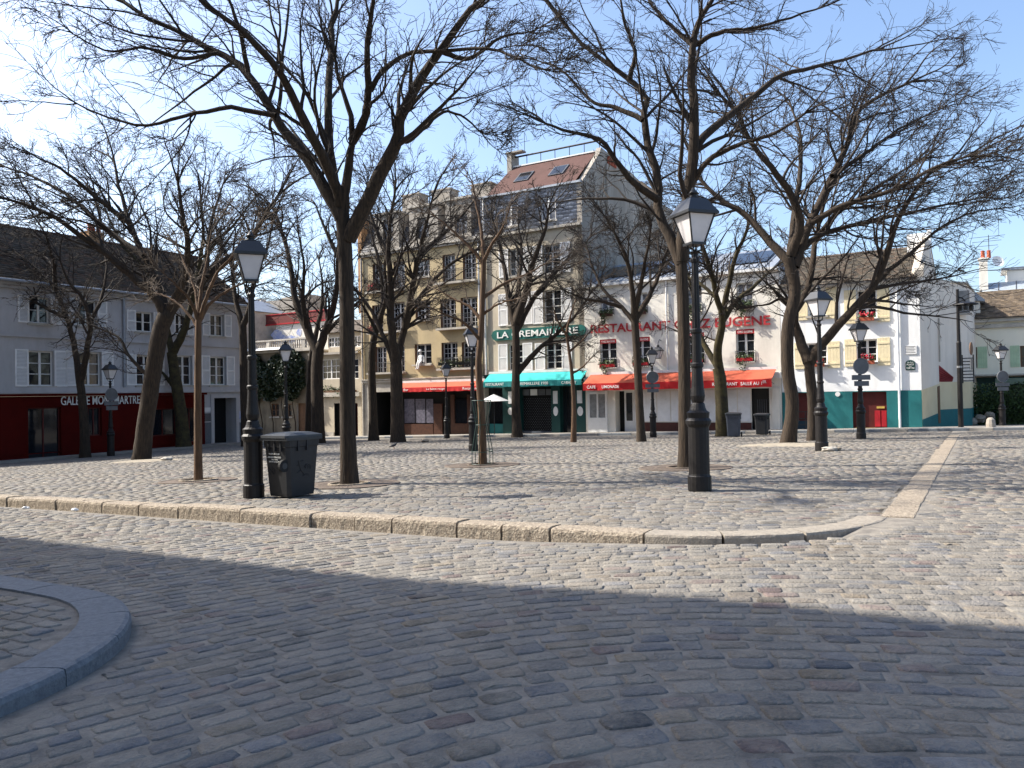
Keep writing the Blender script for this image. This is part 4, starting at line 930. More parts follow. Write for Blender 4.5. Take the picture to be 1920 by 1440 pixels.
# gable wall on the right turns away from the street front
def loc(px, py, depth): return D(px, py, depth)
inv = (Matrix.Translation(B.o.location) @ Matrix.Rotation(-TH, 4, 'Z')).inverted()
def Lw(px, py, dep): return inv @ D(px, py, dep)
c0 = Vector((X1, 0, 0)); d0 = (B.o.location+Matrix.Rotation(-TH, 3, 'Z') @ c0).y
q1 = Lw(1757, 560, d0+3.2)          # far end of gable, in local coordinates
gdir = Vector((q1.x-X1, q1.y, 0)); zt2 = q1.z
def gpt(t, z): return Vector((X1, 0, 0))+gdir*t+Vector((0, 0, z))
zA = Lw(1727, 514, d0).z; zB = Lw(1735, 478, d0+.9).z; zTop = Lw(1745, 440, d0+1.9).z; zC = Lw(1756, 522, d0+3.2).z
tw = MB().prism([gpt(0, ZT), gpt(1, ZT+.3), gpt(1, zC), gpt(.62, zTop-.25), gpt(.45, zTop-.2), gpt(.0, zA+.15)], Vector((-.3, .05, 0))).build('gable_wall', M_pink, B.o)
gn = Vector((gdir.y, -gdir.x, 0)).normalized()
MB().prism([gpt(0, ZT)+gn*.01, gpt(1, ZT+.3)+gn*.01, gpt(1, .5)+gn*.01, gpt(0, .2)+gn*.01], -gn*.25).build('gable_lower_wall', M_yel, B.o)
MB().prism([gpt(0, -.5)+gn*.02, gpt(1, -.5)+gn*.02, gpt(1, .85)+gn*.02, gpt(0, .62)+gn*.02], -gn*.25).build('gable_base', M_teal, B.o)
# parapet coping and chimney
MB().prism([Vector((XR-.02, -.32, ZE-.05)), Vector((XR-.02, RS*.62, ZE+(zr-ZE)*.62)), Vector((XR-.02, RS*.62, ZE+(zr-ZE)*.62+.3)), Vector((XR-.02, -.32, ZE+.28))], (.38, 0, 0)).build('parapet_coping', M_stone, B.o)
MB().prism([gpt(1.005, zC+.1), gpt(.62, zTop+.05), gpt(.62, zTop-.1), gpt(1.005, zC-.05)], Vector((-.5, .05, 0))).build('back_coping', M_bframe, B.o)
r = B.R(1701, 438, 1741, 500, RS*.75); ch = MB().box(r[0], RS*.75-.1, ZE+.8, r[2]+.1, RS*.75+1.2, r[3]).box(r[0]+.9, RS*.75-.15, r[3], r[2]+.15, RS*.75+1.25, r[3]+.12).build('chimney_stack', M_white2, B.o)
WH = B
# extension to the right of the gable
ex = empty('rounded_extension', B.o.location, -TH, 'tall pale extension with red lean-to roof over a yellow and teal ground floor', 'building')
dp = d0+3.25
ztp = Lw(1770, 524, dp).z
A1, A2, A3 = Lw(1756.5, 640, dp), Lw(1786, 640, dp+1.4), Lw(1813, 640, dp+1.9)
def pl(v, z): return Vector((v.x, v.y, z))
bk = Vector((.5, 6, 0))
zl1 = Lw(1765, 716, dp).z
MB().prism([pl(A1, zl1+.0), pl(A2, zl1), pl(A3, zl1), pl(A3, zl1)+bk, pl(A1, zl1)+bk], (0, 0, ztp-zl1)).build('upper_wall', M_pink, ex)
MB().prism([pl(A1, ztp)+Vector((-.05, -.05, 0)), pl(A2, ztp)+Vector((0, -.08, 0)), pl(A3, ztp)+Vector((.08, -.05, 0)), pl(A3, ztp)+bk, pl(A1, ztp)+bk], (0, 0, .1)).build('coping', M_stone, ex)
G1, G2 = Lw(1750, 740, dp-.5), Lw(1786, 740, dp+.9)
zt3 = Lw(1765, 768, dp).z
for nm, z0, z1, m_, g in (('base_wall', -.6, zt3, M_teal, .02), ('ground_floor_wall', zt3-.0, zl1-.003, M_yel, 0)):
    q = [pl(G1, z0)+Vector((0, -g, 0)), pl(G2, z0)+Vector((0, -g, 0)), pl(A3, z0)+Vector((.1+g, -.1-g, 0)), pl(A3, z0)+bk, pl(G1, z0)+bk]; MB().prism(q, (0, 0, z1-z0)).build(nm, m_, ex)
zap = Lw(1758, 682, dp).z
lt = MB().add([pl(G1, zl1+.002), pl(G2, zl1+.002), pl(A1, zap), pl(A2, zl1+.25), pl(A1, zl1)+Vector((-.1, 0, 0))], [(0, 1, 3, 2), (0, 2, 4)]).build('lean_to_roof', mat('red_tile_roof', (.26, .02, .022), .8, scale=14, col2=(.19, .016, .018)), ex)
mb = MB()
for k in range(1, 7):
    t = k/7; p = pl(G1, zl1+.004).lerp(pl(A1, zap+.004), t); q = pl(G2, zl1+.004).lerp(pl(A2, zl1+.254), t); mb.tube([p, q], .018, 4)
mb.build('tile_courses', MATS['red_tile_roof'], ex)
w_ = Lw(1804, 570, dp+1.7); MB().box(w_.x-.3, w_.y-.14, w_.z-.5, w_.x+.35, w_.y+.05, w_.z+.7).build('window', MATS['dusty_glass'], ex); MB().box(w_.x-.4, w_.y-.22, w_.z-.6, w_.x+.45, w_.y+.05, w_.z-.5).build('sill', M_stone, ex)
dn = gpt(.93, 0); MB().prism([gpt(.86, .3)+Vector((.01, -.01, 0)), gpt(.99, .3)+Vector((.01, -.01, 0)), gpt(.99, ZT+.2)+Vector((.01, -.01, 0)), gpt(.86, ZT+.15)+Vector((.01, -.01, 0))], Vector((.02, -.02, 0))).build('side_door', M_bframe, ex)
pipe_ = MB().tube([pl(A1, ztp-2)+Vector((.12, -.06, 0)), pl(A1, zap+.1)+Vector((.12, -.06, 0))], .045, 6).build('drain_pipe', M_stone, ex)
# ---------------------------------------------------------------- house on the far right
B = Bld('green_shutter_house', 'cream house with pale green shutters and brown tile roof behind a hedge', 'c', 1.6, 53.2, -1.0)
X0, X1 = -3.2, 12.; ZE = B.P(1870, 597)[1]
WN = [(1821, 651, 1832, 690), (1913, 648, 1940, 688)]; zsh = B.P(1870, 704)[1]
ops = [B.R(*w) for w in WN]
wall(B, X0, X1, -.5, ZE, ops, mat('cream_yellow_render', (.82, .77, .62), .9, scale=.6, col2=(.74, .69, .55)), 9)
for w in WN: window(B, B.R(*w), .2, rows=2, cols=2, rm=M_stone, fm=M_bframe)
for q in ((1833, 650, 1851, 690), (1894, 648, 1912, 688)): shutter(B, B.R(*q), M_shutg, louvre=False)
MB().box(X0, -.15, ZE-.55, X1, -.003, ZE-.35).box(X0, -.25, ZE-.2, X1, -.003, ZE).build('cornice', M_stone, B.o)
RS = 4; zr = B.P(1880, 545, RS)[1]
rf = MB().add([(X0, -.35, ZE), (X1, -.35, ZE), (X1, RS, zr), (X0, RS, zr), (X0, 9, ZE), (X1, 9, ZE)], [(0, 1, 2, 3), (3, 2, 5, 4), (0, 3, 4)]).build('roof', M_asph, B.o)
tiles((X0, -.37, ZE+.02), (X1, -.37, ZE+.02), (X1, RS, zr+.02), (X0, RS, zr+.02), .2, .2, [(.2, .15, .1), (.16, .12, .085), (.13, .1, .075), (.22, .17, .12)], M_tile, rf, thick=.03)
# dormer
r = B.R(1820, 562, 1838, 598, .4); dm = MB().box(r[0], .4, ZE-.1, r[2], 3.2, r[3]).build('dormer', M_white, rf); MB().box(r[0]+.15, .36, r[1]+.2, r[2]-.25, .39, r[3]-.15).build('dormer_window', M_glass, rf)
MB().prism([(r[0]-.15, .2, r[3]), (r[2]+.25, .2, r[3]-.15), (r[2]+.25, .2, r[3]-.05), ((r[0]+r[2])/2-.3, .2, r[3]+.75)], (0, 3.3, 0)).build('dormer_roof', M_zinc, rf)
# glazed attic behind and chimney
ga = B.R(1838, 524, 1990, 552, 5.5); za, zb_ = ga[1], ga[3]
gl = MB().add([(ga[0], 4.4, za), (X1, 4.4, za), (X1, 6.2, zb_), (ga[0]+.2, 6.2, zb_)], [(0, 1, 2, 3)]).build('studio_glazing', mat('studio_glass', (.3, .34, .38), .15, var=.1), rf)
mb = MB(); n = 14
for k in range(n+1): x = ga[0]+(X1-ga[0])*k/n; mb.tube([(x, 4.38, za+.01), (x+.1, 6.18, zb_+.01)], .03, 4)
mb.build('glazing_bars', M_signgrey, rf)
MB().box(ga[0]+.3, 6.2, za, X1, 9, zb_).box(ga[0]+1.5, 6.25, zb_, X1, 9, zb_+.75).build('attic_wall', M_white, rf)
MB().box(ga[0]+1.2, 6.1, zb_+.75, X1, 9.1, zb_+.9).build('attic_roof', M_zinc, rf)
c = B.R(1836, 486, 1852, 530, 5.2); ch = MB().box(c[0], 5.2, za-.5, c[2], 6.0, c[3]).box(c[0]-.06, 5.14, c[3], c[2]+.06, 6.06, c[3]+.1).build('chimney_stack', M_white, rf)
for k in range(2): MB().lathe([(.13, 0), (.11, .45), (.14, .47), (.1, .5)], 9, (c[0]+.22+.33*k, 5.6, c[3]+.1)).build('chimney_pot', M_terra, rf)
dq = B.P(1869, 492, 5.6); mb = MB()
mb.lathe([(.01, 0), (.22, .04), (.36, .14), (.38, .16), (.34, .15), (.2, .06)], 14, (0, 0, 0)); dsh = mb.build('satellite_dish', M_marble, rf); dsh.location = (dq[0], 5.6, dq[1]); dsh.rotation_euler = (1.2, .3, .4)
mb = MB().tube([(c[2]+.1, 5.6, c[3]), (c[2]+.1, 5.6, c[3]+1.6)], .02, 4)
for k in range(3): mb.tube([(c[2]-1.0+.2*k, 5.6, c[3]+1.5-.3*k), (c[2]+1.0-.2*k, 5.6, c[3]+1.5-.3*k)], .013, 4)
mb.build('aerial', M_iron, rf)
# shop strip below
MB().box(X0, -1.2, B.P(1870, 705)[1], X1, -.003, B.P(1870, 702)[1]).build('canopy_slab', M_stone, B.o)
r = B.R(1866, 708, 1990, 718, -1.2); mb = MB(); n = 24
for k in range(n):
    xa, xb = r[0]+(X1-r[0])*k/n, r[0]+(X1-r[0])*(k+1)/n; mb.add([(xa, -1.15, r[3]), (xb, -1.15, r[3]), (xb, -1.2, r[1]), ((xa+xb)/2, -1.21, r[1]-.07), (xa, -1.2, r[1])], [(0, 1, 2, 3, 4)])
mb.build('awning', M_greenawn, B.o)
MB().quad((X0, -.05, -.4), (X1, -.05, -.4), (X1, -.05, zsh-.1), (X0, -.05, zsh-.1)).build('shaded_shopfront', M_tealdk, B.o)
mb = MB()
for k in range(40): x = B.P(1885, 770, -.6)[0]+k*.2; mb.box(x, -.62, -.4, x+.17, -.58, B.P(1885, 722, -.6)[1])
mb.build('fence_boards', mat('grey_green_boards', (.05, .055, .04), .8), B.o)
RH_ = B
# ---------------------------------------------------------------- terrace house between gallery and beige block
def leaves(name, centres, size, m, parent, kind=None, flat=.6):
    n = len(centres); c = np.array(centres); d1 = RNG.normal(0, 1, (n, 3)); d1 /= np.linalg.norm(d1, axis=1, keepdims=True); d2 = np.cross(d1, RNG.normal(0, 1, (n, 3))); d2 /= np.linalg.norm(d2, axis=1, keepdims=True)
    s_ = size*RNG.uniform(.6, 1.3, (n, 1)); V = np.stack([c-d1*s_, c-d2*s_*flat, c+d1*s_, c+d2*s_*flat], 1).reshape(-1, 3)
    return npmesh(name, V, np.arange(4*n).reshape(-1, 4), m, parent, **({'kind': kind} if kind else {}))
B = Bld('terrace_house', 'low beige house with planted window ledge and casement windows left of the beige block', 'c', -42.2, 41.6, -1.7)
X0, X1 = 0., 4.7; zr1 = B.P(640, 664)[1]
w1 = B.R(603, 673, 637, 711); w1b = B.R(638, 673, 672, 711); dA = B.R(627, 756, 640, 818); wA = B.R(590, 748, 608, 772); dB = B.R(664, 756, 671, 818)
dA = (dA[0], -.2, dA[2], dA[3]); dB = (dB[0], -.2, dB[2], dB[3])
wall(B, X0, X1, -.4, zr1, [w1, w1b, dA, dB], M_cream, 7)
for r in (w1, w1b): window(B, r, .15, rows=3, cols=4, rm=M_cream)
for r, m_ in ((dA, M_dark), (dB, M_dkred)): d_ = reveal(r, .3, M_dark, B.o, 0, 'doorway'); MB().quad((r[0], .28, r[1]), (r[2], .28, r[1]), (r[2], .28, r[3]), (r[0], .28, r[3])).build('door', m_, d_)
zl = B.P(630, 736)[1]; MB().box(X0, -.25, zl-.3, X1, -.003, zl).build('ledge', M_stone, B.o)
MB().box(X0-.2, -.3, zr1, X1, 7, zr1+.15).build('roof_slab', M_grey, B.o)
zu = B.P(640, 620)[1]; uw = [B.R(615, 632, 638, 651, 1.), B.R(663, 629, 676, 651, 1.)]
wall(B, .6, X1, zr1+.16, zu, uw, M_cream, 5, y=1.0, name='upper_wall')
for r in uw: window(B, r, .1, rows=2, cols=4, rm=M_cream, y=1.0)
MB().add([(.3, .7, zu), (X1, .7, zu), (X1, 3, zu+1.1), (.3, 3, zu+1.1), (X1, 6, zu), (.3, 6, zu)], [(0, 1, 2, 3), (3, 2, 4, 5), (0, 3, 5)]).build('roof', mat('old_tile_plain', (.1, .08, .06), .9, scale=9, col2=(.05, .042, .035)), B.o)
r = B.R(598, 816, 625, 806); MB().box(X0, -.05, -.3, dA[0]-.05, -.003, .45).build('plinth', M_stone, B.o)
pb = B
pl_ = empty('ledge_planter', B.o.location, B.o.rotation_euler.z, 'row of trailing green plants on the ledge below casement windows', 'plants')
cs = [(RNG.uniform(.3, X1-.5), RNG.normal(-.12, .07), zl+abs(RNG.normal(.12, .16))-(.35 if RNG.random() < .25 else 0)) for _ in range(420)]; leaves('foliage', cs, .09, M_leaf, pl_)
MB().box(.3, -.22, zl+.001, X1-.4, -.04, zl+.16).build('planter_box', M_bframe, pl_)
B = Bld('terrace_building', 'low building with stone balustrade terrace, blue mural and red lattice above', 'c', -50.5, 41.6, -1.8)
X0, X1 = 0., 8.25; zt = B.P(540, 660)[1]
nA = B.R(508, 757, 523, 781); nB = B.R(531, 757, 547, 781); nC = (B.R(556, 756, 576, 815)[0], -.2, B.R(556, 756, 576, 815)[2], B.R(556, 756, 576, 815)[3])
wall(B, X0, X1, -.4, zt, [nA, nB, nC], mat('shade_darkened_stucco', (.24, .2, .14), .95, scale=1.2, col2=(.14, .115, .085)), 9)  # stucco colour darkened to carry the shade lying on this wall
for r in (nA, nB): window(B, r, .15, rows=2, cols=2, rm=M_cream, sill=.1, fm=M_bframe)
d_ = reveal(nC, .25, M_stone, B.o, 0, 'doorway'); MB().quad((nC[0], .2, nC[1]), (nC[2], .2, nC[1]), (nC[2], .2, nC[3]), (nC[0], .2, nC[3])).build('door', M_bframe, d_)
MB().box(X0-.1, -.25, zt, X1-.01, 3, zt+.14).build('terrace_slab', M_stone, B.o)
bl = MB().box(X0, -.2, zt+.14, X1-.02, .0, zt+.24).box(X0, -.22, zt+.88, X1-.02, .02, zt+1.0).build('balustrade', M_stone, B.o)
for k in range(34):
    x = .15+(X1-.4)*k/33
    if k % 8 == 7: MB().box(x-.16, -.19, zt+.241, x+.16, -.01, zt+.879).build('pier', M_stone, bl)
    else: MB().lathe([(.07, 0), (.05, .06), (.085, .22), (.05, .4), (.045, .5), (.07, .63)], 8, (x, -.1, zt+.245)).build('baluster', M_stone, bl, smooth=True)
mw = B.R(478, 609, 585, 650, 4); MB().box(0, 4, zt+.1, X1, 8, mw[3]).build('back_wall', M_white, B.o)
for q in ((507, 617, 536, 646), (556, 615, 566, 632), (526, 628, 560, 642)):
    r = B.R(*q, 4); n = 14; xm, zm = (r[0]+r[2])/2, (r[1]+r[3])/2
    MB().add([(xm+(r[2]-r[0])/2*math.cos(t*2*math.pi/n)*random.uniform(.6, 1.1), 3.985-.002*q[0]/500, zm+(r[3]-r[1])/2*math.sin(t*2*math.pi/n)*random.uniform(.6, 1.1)) for t in range(n)], [tuple(range(n))]).build('mural', M_mural, B.o)
r = B.R(492, 587, 620, 606, 4); MB().box(r[0], 3.9, mw[3]+.01, r[2], 3.98, r[3]).build('lattice_screen', M_lattice, B.o)
MB().box(r[0], 3.85, r[3], r[2], 4.0, r[3]+.07).box(r[0], 3.84, mw[3]+.02, r[2], 3.89, mw[3]+.12).build('lattice_rail', M_brred, B.o)
r = B.R(492, 562, 560, 590, 6); MB().box(r[0], 6, r[1]-.6, r[2], 9, r[3]).build('roof_block', M_grey, B.o)
r = B.R(528, 555, 582, 575, 7); MB().box(r[0], 7, r[1]-1, r[2], 9, r[3]).build('chimney_stack', M_grey, B.o)
r = B.R(478, 562, 494, 585, 5.6); acu = MB().box(r[0], 5.3, r[1], r[2], 5.9, r[3]).build('air_unit', M_white, B.o)
r = B.R(475, 583, 494, 601, 5); railing(r[0], r[2], r[1], r[3], 5, 5.4, B.o)
zaw = B.P(510, 655)[1]; MB().add([(0, -.2, zaw+.12), (6.2, -.2, zaw+.12), (6.2, -.8, zaw-.1), (0, -.8, zaw-.1)], [(0, 3, 2, 1)]).build('awning', M_marble, B.o)
TB = B
iv = empty('ivy', B.o.location, B.o.rotation_euler.z, 'big mass of dark green ivy covering the wall below the balustrade', 'ivy')
cs = []
for _ in range(15000):
    u_ = RNG.uniform(-.1, 7.6); top_ = B.P(540, 668)[1]+.35*math.sin(u_*1.3)+.2*math.sin(u_*3.1); low_ = B.P(540, 752)[1]-.3*math.sin(u_*1.1)+.25*math.sin(u_*2.7)+(max(0, u_-5.2)*.45) - (.9 if 0 < u_ < .9 else 0)
    t_ = RNG.random(); bul = .35+.75*math.sin(math.pi*min(1, max(0, t_)))*(.6+.4*math.sin(u_*2.3)); cs.append((u_, -.05-bul*RNG.random()**.5, low_+(top_-low_)*t_+RNG.normal(0, .06)))
leaves('foliage', cs, .13, M_leafdk, iv)
mb = MB()
for k in range(6): x = .5+k*1.2; mb.tube([(x, -.12, .0), (x+.1, -.2, 1.2), (x-.1, -.3, 2.6), (x+.15, -.25, 3.9)], [.05, .045, .035, .02], 6)
mb.build('stems', M_bark, iv)
# unseen house, added behind the gallery to throw shade on the terrace wall
B = Bld('unseen_shade_house', 'unseen grey house added behind the gallery roof to shade the terrace wall', 'c', -63., 36.5, -2.0)
ops = [(2+k*3.2, 1.2+j*3.2, 3.2+k*3.2, 3.0+j*3.2) for k in range(3) for j in range(3)]
wall(B, 0, 11.4, -.4, 10.6, ops, M_stone, 15)
for r in ops: window(B, r, .2, rows=2, cols=2)
MB().add([(-.2, -.3, 10.61), (11.6, -.3, 10.61), (11.6, 15.3, 10.61), (-.2, 15.3, 10.61), (3, 7.5, 12.4), (8.5, 7.5, 12.4)], [(0, 1, 5, 4), (1, 2, 5), (2, 3, 4, 5), (3, 0, 4), (3, 2, 1, 0)]).build('roof', M_zinc, B.o)
# ---------------------------------------------------------------- corner house left of the camera (throws the foreground shade)
sn = SDIR.dot(-E2)/SDIR.z    # metres of shade across the street per metre of height
HC = 15.5; bF = 5.06-sn*(HC+.3)
B = Bld('corner_house', 'tall stone corner house beside the camera, out of the frame on the left', 'c', -5.8, bF, -.3)
B.o.rotation_euler.z = math.pi-TH          # its front faces the square
ops = [(1+k*4.0, 4.2+j*2.9, 2.4+k*4.0, 6.3+j*2.9) for k in range(9) for j in range(4)]
wall(B, 0, 40, -.6, HC, ops, M_cream, 14)
for r in ops: window(B, r, .2, rows=3, cols=2, rm=M_cream)
MB().box(-.1, -.0, HC+.002, 40.1, 14.1, HC+.12).build('roof', M_zinc, B.o)
# ================================================================== LAMP POSTS
LP = [(.17, 0), (.175, .02), (.175, .22), (.16, .235), (.155, .26), (.155, .95), (.165, .97), (.185, 1.0), (.19, 1.05), (.16, 1.09), (.165, 1.13), (.17, 1.17), (.13, 1.2), (.115, 1.24), (.1, 1.3), (.07, 1.33)]
LP2 = [(.085, 1.32), (.10, 1.36), (.11, 1.42), (.095, 1.55), (.08, 1.8), (.078, 1.84), (.095, 1.86), (.095, 1.9), (.075, 1.92), (.07, 2.35), (.085, 2.37), (.085, 2.41), (.066, 2.43)]
def lantern(parent, z, s=1.0, dx=0., dy=0.):
    b, t = .115*s, .235*s; h = .46*s; e = .014*s
    lt = MB()
    for (sx, sy) in ((1, 1), (1, -1), (-1, -1), (-1, 1)): lt.tube([(dx+sx*b, dy+sy*b, z), (dx+sx*t, dy+sy*t, z+h)], e, 5)
    lt.box(dx-b-.02, dy-b-.02, z-.02, dx+b+.02, dy+b+.02, z+.015); lt.box(dx-t-.05, dy-t-.05, z+h, dx+t+.05, dy+t+.05, z+h+.04)
    ln = lt.build('lantern', M_iron, parent)
    o = b*.97; q = t*.97; c = [(-o, -o), (o, -o), (o, o), (-o, o)]; d = [(-q, -q), (q, -q), (q, q), (-q, q)]
    for k in range(4):
        j = (k+1) % 4; MB().quad((dx+c[k][0], dy+c[k][1], z+.02), (dx+c[j][0], dy+c[j][1], z+.02), (dx+d[j][0], dy+d[j][1], z+h-.005), (dx+d[k][0], dy+d[k][1], z+h-.005)).build('pane', M_lampglass, ln)
    k1, k2 = t+.045, .15*s; zt = z+h+.041
    MB().add([(dx-k1, dy-k1, zt), (dx+k1, dy-k1, zt), (dx+k1, dy+k1, zt), (dx-k1, dy+k1, zt), (dx-k2, dy-k2, zt+.22*s), (dx+k2, dy-k2, zt+.22*s), (dx+k2, dy+k2, zt+.22*s), (dx-k2, dy+k2, zt+.22*s)], [(0, 1, 5, 4), (1, 2, 6, 5), (2, 3, 7, 6), (3, 0, 4, 7), (4, 5, 6, 7), (3, 2, 1, 0)]).build('lamp_roof', M_lroof, ln)
    MB().lathe([(.1*s, 0), (.12*s, .03*s), (.06*s, .05*s), (.07*s, .09*s), (.1*s, .1*s), (.05*s, .14*s), (.02*s, .2*s)], 10, (dx, dy, zt+.221*s)).build('finial', M_iron, ln, smooth=True)
    return ln
M_lroof = mat('lamp_roof_paint', (.022, .023, .026), .35, var=.1, spec=.6)
def lamp_post(base, H, label, rot=0., sign=False):
    e = empty('street_lamp', base, rot, label, 'street lamp', 'street lamps round the square')
    k = H/4.4
    MB().lathe([(r*k, z*k) for r, z in LP], 18, (0, 0, 0)).build('base', M_ironb, e, smooth=False)
    MB().lathe([(r*k, z*k) for r, z in LP2], 16, (0, 0, .0)).build('collar', M_ironb, e, smooth=False)
    MB().lathe([(.062*k, 2.42*k), (.05*k, 3.42*k), (.065*k, 3.43*k), (.07*k, 3.47*k), (.045*k, 3.5*k), (.045*k, 3.55*k), (.07*k, 3.58*k), (.03*k, 3.6*k)], 20, (0, 0, 0), flut=.14).build('column', M_ironb, e, smooth=False)
    mb = MB()
    for t in range(4): a_ = t*math.pi/2+math.pi/4; mb.tube([(0, 0, 3.56*k), (.1*k*math.cos(a_), .1*k*math.sin(a_), 3.6*k), (.1*k*math.cos(a_), .1*k*math.sin(a_), 3.68*k), (.14*k*math.cos(a_), .14*k*math.sin(a_), 3.72*k)], .012*k, 5)
    mb.build('bracket', M_ironb, e); lantern(e, 3.7*k, .92*k)
    if sign:
        zc = sign*k; ds = MB(); n = 20; R_ = .3*k
        ds.prism([(R_*math.cos(2*math.pi*i/n), -.1, zc+R_*math.sin(2*math.pi*i/n)) for i in range(n)], (0, .03, 0)).build('traffic_sign', M_signgrey, e)
        MB().box(-.36*k, -.1, zc-.52*k, .36*k, -.07, zc-.33*k).build('direction_plate', M_signgrey, e); MB().box(-.27*k, -.1, zc-.75*k, .3*k, -.07, zc-.56*k).build('direction_plate', M_signgrey, e)
        mb = MB()
        for i in range(n): a0_, a1_ = 2*math.pi*i/n, 2*math.pi*(i+1)/n; mb.tube([(R_*math.cos(a0_), -.11, zc+R_*math.sin(a0_)), (R_*math.cos(a1_), -.11, zc+R_*math.sin(a1_))], .012, 4)
        mb.build('sign_rim', M_steel, e)
    return e
M_ironb = mat('lamp_post_paint', (.012, .01, .009), .5, scale=14, col2=(.006, .005, .006), spec=.3, bump=.12, bscale=50)
def lp(px, py, top, label, **kw):
    b = G(px, py); H = (py-top)*b.y/FPX; return lamp_post(b, H, label, rad(kw.pop('r', 20)), **kw)
lp(476, 933, 450, 'nearest left street lamp, black iron, beside the dark wheelie bin')
lp(1312, 920, 370, 'tallest-looking black street lamp with fluted column in front of the red awning')
lp(1541, 845, 545, 'black street lamp beside the forked tree before the teal-based house')
lp(1615, 823, 605, 'black street lamp carrying round and square signs before the dark red door', sign=2.75, r=5)
lp(1225, 820, 655, 'small street lamp with round sign before the white restaurant', sign=3.0, r=0)
lp(838, 822, 683, 'small street lamp standing in front of the red cafe awning')
lp(208, 855, 683, 'street lamp with round sign before the red gallery shopfront', sign=2.95, r=60)
lp(1880, 803, 648, 'street lamp with round sign before the hedge at the right edge', sign=2.75, r=0)
lamp_post(base_at(887, 27.5), 4.4, 'street lamp beside the caged young tree before the green awning', rad(15))
lamp_post(base_at(537, 30.5), 4.3, 'street lamp in front of the dark ivy, partly behind the wheelie bin', rad(20))
# tall pole with cluster lamp on the far pavement
kb = G(1802, 806); kb = XY(*AB(kb)); e = empty('pole_lamp', kb, 0, 'tall slender dark pole with a hooded lamp cluster at the corner', 'street lamp')
s_ = kb.y/FPX; Hk = 264*s_
MB().lathe([(.14, 0), (.14, .1), (.11, .14), (.1, Hk*.62), (.075, Hk*.63), (.06, Hk), (.03, Hk)], 12).build('column', M_ironb, e)
MB().lathe([(.05, 0), (.16, -.02), (.5, -.12), (.52, -.16), (.2, -.17)], 14, (.35, 0, Hk-.55)).build('hood', M_ironb, e)
MB().tube([(0, 0, Hk-.35), (.2, 0, Hk-.4), (.35, 0, Hk-.55)], .03, 6).build('bracket', M_ironb, e)
for k in range(3): MB().lathe([(.04, 0), (.1, -.05), (.1, -.2), (.06, -.24)], 10, (.35+.26*math.cos(2.1*k), .26*math.sin(2.1*k), Hk-.72)).build('spotlight', M_iron, e)
MB().lathe([(.115, 0), (.115, .09)], 10, (0, 0, Hk*.44)).build('band', M_steel, e)
# wall lantern on the white restaurant
q = EUG.P(1235, 672, -.45); wl = empty('wall_lantern', EUG.o.location, -TH, 'black wall lantern hung on a scrolled bracket on the white restaurant', 'lantern')
lantern(wl, q[1], .85, q[0], -.5); MB().tube([(q[0], -.0, q[1]+1.0), (q[0], -.3, q[1]+1.05), (q[0], -.5, q[1]+.85), (q[0], -.5, q[1]+.6)], .02, 6).build('bracket', M_iron, wl)
# street sign and plaque on the teal-based house
B = WH; r = B.R(1698, 675, 1716, 694); ss = empty('street_sign', B.o.location, -TH, 'dark arched enamel street sign reading PLACE DU TERTRE', 'street sign')
xm = (r[0]+r[2])/2; poly = [(r[0], -.04, r[1]), (r[2], -.04, r[1]), (r[2], -.04, r[3]-.14)]+[(xm+.2*math.cos(t*math.pi/8), -.04, r[3]-.14+.14*math.sin(t*math.pi/8)) for t in range(9)]+[(r[0], -.04, r[3]-.14)]
MB().prism(poly, (0, .03, 0)).build('panel', M_signblue, ss)
for s_, w_, z_, h_ in (('18e Arrt', .26, r[3]-.14, .06), ('PLACE', .3, r[3]-.25, .075), ('DU', .1, r[3]-.33, .05), ('TERTRE', .36, r[1]+.06, .075)): letters(s_, ss, (xm-w_/2, -.042, z_), w_, h_, M_letter, ext=.002)
r = B.R(1695, 648, 1719, 664); mp_ = empty('marble_plaque', B.o.location, -TH, 'white marble plaque with engraved lines above the street sign', 'plaque')
MB().box(r[0], -.04, r[1], r[2], -.003, r[3]).build('slab', M_marble, mp_)
mb = MB()
for k in range(5): z = r[1]+.07+(r[3]-r[1]-.12)*k/4; mb.box(r[0]+.06, -.043, z, r[2]-.06-.05*(k % 2), -.0405, z+.022)
mb.build('engraved_lines', M_signgrey, mp_)
gq = Vector((X1, 0, 0))
hs = empty('hanging_sign', WH.o.location, -TH, 'dark oval sign over lettered strip on the pale gable edge', 'sign')
g_ = [gpt(t, 0)+Vector((.03, -.03, 0)) for t in (.1, .3)]; z0_ = Lw(1729, 668, d0).z; z1_ = Lw(1729, 644, d0).z
c_ = (z0_+z1_)/2; mid = (g_[0]+g_[1])/2; dv = (g_[1]-g_[0])/2
MB().prism([mid+dv*math.cos(t*math.pi/8)+Vector((0, 0, c_+(z1_-z0_)/2*math.sin(t*math.pi/8))) for t in range(16)], Vector((.03, -.03, 0))).build('oval_board', M_bframe, hs)
zz = Lw(1729, 683, d0).z
MB().prism([mid-dv*.7+Vector((0, 0, zz-.3)), mid+dv*.7+Vector((0, 0, zz-.3)), mid+dv*.7+Vector((0, 0, zz+.2)), mid-dv*.7+Vector((0, 0, zz+.2))], Vector((.03, -.03, 0))).build('strip', M_signgrey, hs)
is_ = empty('iron_sign', XY(*AB(G(1815, 806))), -TH, 'black wrought iron sign frame on the corner of the pale extension', 'sign'); pw = D(1815, 690, kb.y+6); is_.location = (pw.x, pw.y, pw.z-.6)
mb = MB()
for x in (-.25, .25): mb.box(x-.03, -.03, -.2, x+.03, .03, 1.3)
for k in range(8): mb.box(-.22, -.02, -.1+.17*k, .22, .02, -.05+.17*k)
mb.build('frame', M_iron, is_)
